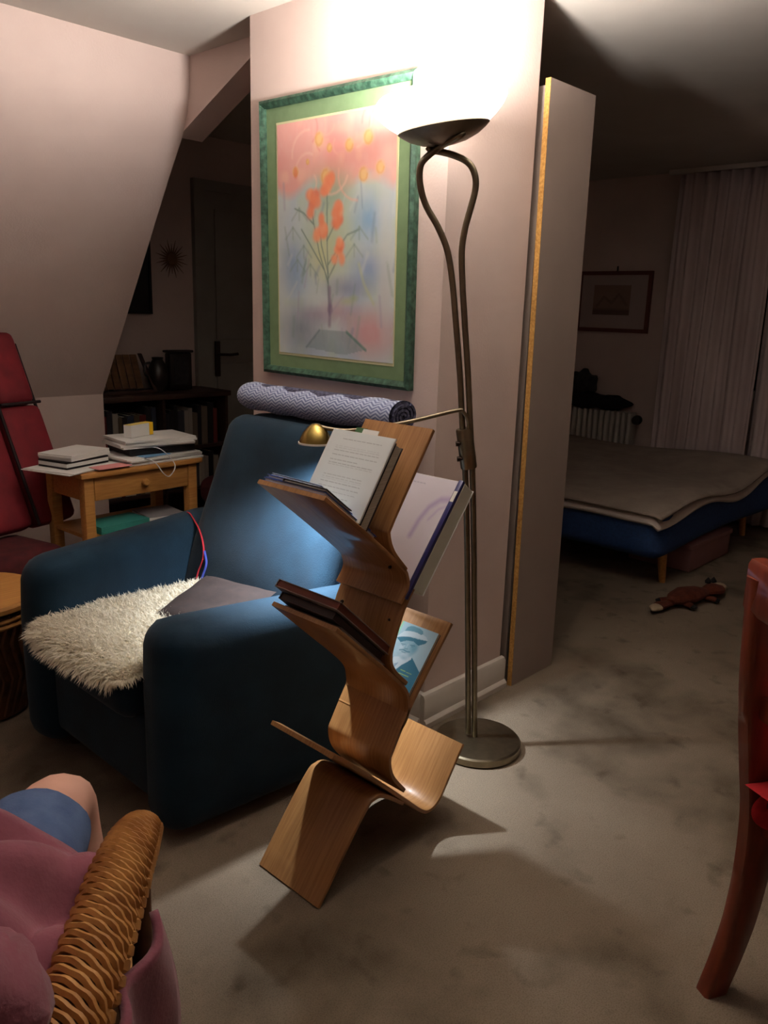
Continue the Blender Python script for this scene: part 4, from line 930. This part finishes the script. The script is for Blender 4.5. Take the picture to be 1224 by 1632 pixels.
for off in (0, .40): obj('rear_leg', stile(off), mCherry, dc, 50)
def bar(e0, o0, z0, e1, o1, z1, a, b, bow=0, n=10):
    rg = []
    for i in range(n+1):
        t = i/n; c = CO+ce*(e0+(e1-e0)*t-bow*math.sin(math.pi*t))+cr_*(o0+(o1-o0)*t)+Vector((0, 0, z0+(z1-z0)*t+.012*math.sin(math.pi*t)*(b > .05)))
        rg.append([c+ce*a*x+Vector((0, 0, b*y)) for x, y in ((-1, -.8), (-.7, -1), (.7, -1), (1, -.8), (1, .8), (.7, 1), (-.7, 1), (-1, .8))])
    return loft(rg)
obj('top_rail', bar(-.050, -.024, .895, -.050, .424, .895, .020, .050, .03), mCherry, dc, 50)
obj('back_rail', bar(-.022, 0, .66, -.022, .40, .66, .010, .022, .02), mCherry, dc, 50)
obj('seat_frame', join(bar(.03, 0, .41, .03, .40, .41, .014, .035), bar(.44, 0, .41, .44, .40, .41, .014, .035), xf(box(.03, .44, -.012, .012, .375, .445), lambda a, b, c: CO+ce*a+cr_*b+Vector((0, 0, c))), xf(box(.03, .44, .388, .412, .375, .445), lambda a, b, c: CO+ce*a+cr_*b+Vector((0, 0, c)))), mCherry, dc, 50)
obj('seat', xf(bbox_(.01, .46, -.02, .42, .445, .462, .006), lambda a, b, c: CO+ce*a+cr_*b+Vector((0, 0, c))), mCherry, dc)
for off in (0, .40): obj('front_leg', xf(tube([(.43, off, 0), (.43, off, .44)], [.014, .02], 10), lambda a, b, c: CO+ce*a+cr_*b+Vector((0, 0, c))), mCherry, dc)
cu = pillow(None, .235, .215, .038, 16)
o = smooth(obj('seat_cushion', ([CO+ce*(v[0]+.19)+cr_*(v[1]+.235)+Vector((0, 0, v[2]+.502)) for v in cu[0]], cu[1]), mRedCush, None, 0)); tag(o, 'bright red seat cushion on the cherry wood dining chair', 'cushion')
tieP = [CO+ce*(-.02)+cr_*.05+Vector((0, 0, .488)), CO+ce*(-.025)+cr_*.045+Vector((0, 0, .468)), CO+ce*(-.022)+cr_*.05+Vector((0, 0, .448)), CO+ce*(.02)+cr_*.06+Vector((0, 0, .43))]
tie = obj('cushion_tie', tube(spline(tieP, 5), list(np.linspace(.010, .022, 16)), 8, flat=.35), mRedCush, o)

# ------------------------------------------------------------------ wicker armchair and the person sitting in it
we = Vector((.682, .731, 0)); wl = Vector((-.731, .682, 0)); WO = Vector((.205, 1.015, 0))     # forward, left, seat centre
wp = lambda a, b, c: WO+we*a+wl*b+Vector((0, 0, c))
wc = thing('wicker_chair', 'honey coloured woven wicker armchair in the lower left foreground', 'armchair', WO)
def wick_arm(s_):
    # centre line of the arm roll: front tip, along, back
    cl_ = [(.200, .275, .610), (.185, .275, .625), (.13, .274, .636), (.05, .274, .640), (-.06, .277, .640), (-.20, .280, .645), (-.36, .275, .68)]
    rx = [.014, .022, .030, .034, .035, .035, .034]; rz = [.012, .018, .024, .027, .028, .028, .027]
    C_ = spline([wp(a, -s_*b, c) for a, b, c in cl_], 6); n = len(C_); t_ = np.linspace(0, 6, n)
    RX, RZ = np.interp(t_, range(7), rx), np.interp(t_, range(7), rz); rg = []
    for i, c in enumerate(C_): rg.append([c+wl*math.cos(a)*RX[i]+Vector((0, 0, 1))*math.sin(a)*RZ[i] for a in [2*math.pi*k/16 for k in range(16)]])
    arm_ = obj('arm', loft(rg), mWickD, wc)
    L = 62
    for k in range(L):      # one wound strand after another, set on the slant
        f = k/(L-1)*(n-2); rgp = []
        for q in range(37):
            a = 2*math.pi*q/36; ff = min(n-1.001, max(0, f-1.1*math.cos(a)*s_)); i = int(ff); u = ff-i
            c = C_[i].lerp(C_[i+1], u); X_, Z_ = RX[i]*(1-u)+RX[i+1]*u, RZ[i]*(1-u)+RZ[i+1]*u; wv = 1.05+.05*math.sin(a*8+k*math.pi)
            rgp.append(c+wl*math.cos(a)*X_*wv+Vector((0, 0, 1))*math.sin(a)*Z_*wv)
        obj('wicker_strand', tube(rgp, .0046, 5, False), mWick, arm_)
    for k in range(34):     # plaited border along the outer edge
        f = .5+k/33*(n-3); i = int(f); u = f-i; c = C_[i].lerp(C_[i+1], u)-wl*s_*(RX[i]*.96)-Vector((0, 0, RZ[i]*.35)); t = (C_[i+1]-C_[i]).normalized()
        d = (t*.7+Vector((0, 0, 1))*(.75)+wl*s_*.25).normalized()
        obj('plait_knot', tube([c-d*.019, c-d*.010, c, c+d*.010, c+d*.019], [.003, .009, .0115, .009, .003], 6), mWick, arm_)
    for a in (.14, -.16):
        obj('arm_post', tube([wp(a, -s_*.275, .02), wp(a, -s_*.28, .60)], .015, 10), mWickD, wc)
wick_arm(1); wick_arm(-1)
for a, b in ((.17, -.24), (.17, .24), (-.34, -.22), (-.34, .22)): obj('leg', tube([wp(a, b, 0), wp(a, b, .40)], [.018, .022], 10), mWick, wc)
obj('seat', xf(bbox_(-.38, .22, -.255, .255, .36, .40, .012, 2), wp), mWickD, wc)
for k in range(15):
    f = -.27+k*.0385
    for s_ in (-1, 1):
        obj('side_strand', tube([wp(-.35, s_*.256, .10+k*.018), wp(-.06, s_*.262, .10+k*.018), wp(.19, s_*.256, .10+k*.018)], .0055, 5), mWick, wc)
bk = obj('back_shell', sheet(lambda u, v: wp(-.36-.22*v-.05*math.cos((u-.5)*math.pi), (u-.5)*.62*(1-.1*v), .38+.60*v), 16, 12, .02), mWickD, wc)
for k in range(22):
    v = k/21; obj('wicker_strand', tube([wp(-.352-.22*v-.05*math.cos((u-.5)*math.pi), (u-.5)*.625*(1-.1*v), .38+.60*v) for u in [i/12 for i in range(13)]], .011, 6), mWick, bk)
o = smooth(obj('seat_pad', xf(rbox((-.07, 0, .435), (.58, .50, .07), .03, 10), wp), mSlipper, None, 0)); tag(o, 'dark teal seat pad bulging out under the wicker arm', 'cushion')

# person: body in one skin surface, clothes over it
per = thing('person', 'seated person in mauve sweatshirt and denim shorts, knee bare, cropped by the frame', 'person', wp(0, 0, .0))
def skin_mesh(name, V, E_, R_, m, parent, root):
    off = wloc(parent); me = bpy.data.meshes.new(name); me.from_pydata([Vector(v)-off for v in V], E_, [])
    o = bpy.data.objects.new(name, me); COL.objects.link(o); o.parent = parent
    md = o.modifiers.new('skin', 'SKIN'); md.use_smooth_shade = True
    for i, sv in enumerate(me.skin_vertices[0].data):
        r = R_[i]; sv.radius = r if isinstance(r, tuple) else (r, r); sv.use_root = (i == root)
    ss = o.modifiers.new('smooth', 'SUBSURF'); ss.levels = 2; ss.render_levels = 2
    me.materials.append(m); return o
V_, E_, R_ = [], [], []
def add(p, r, par=None):
    V_.append(wp(*p)); R_.append(r); k = len(V_)-1
    if par is not None: E_.append((par, k))
    return k
pel = add((-.14, 0, .56), (.13, .11)); wai = add((-.22, .03, .70), (.12, .10), pel); che = add((-.32, .07, .87), (.14, .11), wai); nk0 = add((-.39, .10, .99), (.07, .07), che); nk = add((-.40, .12, 1.06), .05, nk0); hd0 = add((-.385, .13, 1.13), .070, nk); hd1 = add((-.38, .13, 1.215), .080, hd0); add((-.38, .13, 1.27), .055, hd1)
for s_ in (-1, 1):
    hp2 = add((-.04, s_*.09, .535), .095, pel); th = add((.16, s_*.10, .535), .080, hp2)
    th2 = add((.32, s_*.095 if s_ > 0 else -.085, .535), .068, th); kn = add((.435, s_*.095 if s_ > 0 else -.080, .515), .060, th2); sn0 = add((.465, s_*.095 if s_ > 0 else -.080, .43), .050, kn); sn = add((.44, s_*.10, .30), .054, sn0); an = add((.42, s_*.11, .09), .034, sn); ft = add((.47, s_*.115, .045), .034, an); add((.60, s_*.125, .03), .028, ft)
    shd = add((-.37, .085+s_*.17, .93), .060, che); el = add((-.25, s_*.225, .72), .045, shd); wr = add((-.06, .06+s_*.08, .685), .030, el); pm = add((.01, .06+s_*.045, .68), (.036, .020), wr)
    for q, (dy, L) in enumerate(((-.030, .06), (-.010, .075), (.011, .072), (.030, .058))):
        f1 = add((.045, .06+s_*(.04+dy*.9), .678), .009, pm); f2 = add((.045+L*.55, .06+s_*(.035+dy), .672), .0085, f1); add((.045+L, .06+s_*(.03+dy), .660), .007, f2)
    t1 = add((-.01, .06+s_*.010, .690), .011, pm); add((.02, .06-s_*.015, .688), .009, t1)
skin_mesh('body', V_, E_, R_, mSkin, per, pel)
for s_ in (-1, 1):      # face: eyes, ears
    obj('eye', lathe([(.001, -.010), (.008, -.007), (.011, 0), (.008, .007), (.001, .010)], wp(-.305, .13+s_*.030, 1.195), 12), mPaper, per); obj('ear', lathe([(.001, -.03), (.010, -.02), (.014, 0), (.010, .02), (.001, .03)], wp(-.375, .13+s_*.082, 1.185), 10), mSkin, per)
obj('nose', tube([wp(-.305, .13, 1.20), wp(-.290, .13, 1.175), wp(-.283, .13, 1.16)], [.007, .011, .012], 8), mSkin, per); obj('mouth', tube([wp(-.315, .108, 1.125), wp(-.305, .13, 1.127), wp(-.315, .152, 1.125)], .005, 6), mat('lip', (170, 90, 85), None, .5), per)
hair = rbox((0, 0, 0), (2, 2, 2), .98, 10)
obj('hair', ([wp(-.40+v.x*(.085-.012*v.z)*(1+.03*math.sin(v.y*19+v.z*7)), .13+v.y*.09*(1+.03*math.sin(v.x*17+v.z*9)), 1.215+v.z*.085) for v in hair[0] if True], hair[1]), mHair, per)
# clothing
def ering(c, ax_, ra_, rb2, n=28, fold=0, ph=0):
    ax_ = Vector(ax_).normalized(); s1 = ax_.cross(Vector((0, 0, 1)));  s1 = s1.normalized() if s1.length > .2 else wl.copy(); s2 = s1.cross(ax_).normalized()
    return [Vector(c)+s1*math.cos(a)*ra_*(1+fold*math.sin(a*5+ph))+s2*math.sin(a)*rb2*(1+fold*math.sin(a*4+ph*1.7)) for a in [2*math.pi*k/n for k in range(n)]]
for s_ in (-1, 1):
    kx = .095 if s_ > 0 else .082
    pts = [((-.14, s_*.085, .535), .118, .105), ((.02, s_*.095, .536), .110, .097), ((.12, s_*.10, .536), .100, .088), ((.20, s_*kx*1.05, .536), .092, .081), ((.26, s_*kx, .536), .087, .078), ((.30, s_*kx, .536), .085, .077), ((.306, s_*kx, .536), .078, .071), ((.25, s_*kx, .536), .076, .069)]
    rg = [ering(wp(*p), we, a, b, 28, .025, i*1.1) for i, (p, a, b) in enumerate(pts)]
    smooth(obj('shorts_leg', loft(rg, False), mJean, per, 0))
body = [((-.14, 0, .50), .20, .165), ((-.13, 0, .54), .222, .19), ((-.16, 0, .60), .22, .185), ((-.21, 0, .68), .205, .165), ((-.27, .05, .77), .20, .15), ((-.335, .075, .86), .205, .145), ((-.375, .09, .945), .18, .125), ((-.395, .10, 1.0), .12, .10), ((-.40, .11, 1.03), .075, .075)]
rg = []
for i, (p, a, b) in enumerate(body):
    rg.append([wp(p[0]+math.cos(t)*b*(1+.04*math.sin(t*6+i*1.9)), p[1]+math.sin(t)*a*(1+.04*math.sin(t*5+i*2.3)), p[2]+.01*math.sin(t*3+i)) for t in [2*math.pi*k/36 for k in range(36)]])
sw = smooth(obj('sweatshirt', loft(rg), mMauve, per, 0))
# hem lying over lap and thigh, with folds
def hemf(u, v):
    a = -.20+(.39-.16*u)*v-.02*math.sin(u*7+1); b = -.248+.48*u
    up = max(math.sqrt(max(0, .118**2-(b+.09)**2)), math.sqrt(max(0, .118**2-(b-.09)**2)), .055)
    z = .548+up+.05*(1-v)+.016*math.sin(u*19+v*7)*(.4+.6*(1-v))+.018*math.sin(v*17+u*9)-.5*max(0, -b-.215)-.012*max(0, v-.93)/.07
    return wp(a, b, z)
smooth(obj('sweatshirt_hem', sheet(hemf, 48, 30, .012), mMauve, sw, 0))
for s_ in (-1, 1):
    sp_ = spline([wp(-.37, .085+s_*.15, .95), wp(-.33, .05+s_*.19, .85), wp(-.28, .01+s_*.22, .765), wp(-.23, s_*.22, .715), wp(-.15, .03+s_*.15, .70), wp(-.07, .05+s_*.09, .69)], 4); n = len(sp_)
    rg = []
    for i, c in enumerate(sp_):
        t = (sp_[min(i+1, n-1)]-sp_[max(i-1, 0)]); r = np.interp(i/(n-1), [0, .2, .5, .8, 1], [.085, .075, .068, .058, .042]); rg.append(ering(c, t, r*(1+.07*math.sin(i*2.1)), r*(1+.07*math.sin(i*2.1)), 24, .06, i*1.3))
    smooth(obj('sleeve', loft(rg), mMauve, sw, 0))
def flap(u, v):
    a = .07-.36*u; b = -.300-.012*math.sin(u*14+v*3)-.018*v*math.sin(u*6+1); return wp(a+.03*v, b-.02, .575-.26*v*(1+.2*math.sin(u*5))-.02*math.sin(u*9))
o = smooth(obj('hanging_garment', sheet(flap, 30, 18, .012), mMauve, None, 0)); tag(o, 'mauve garment edge hanging outside below the wicker arm', 'clothing')
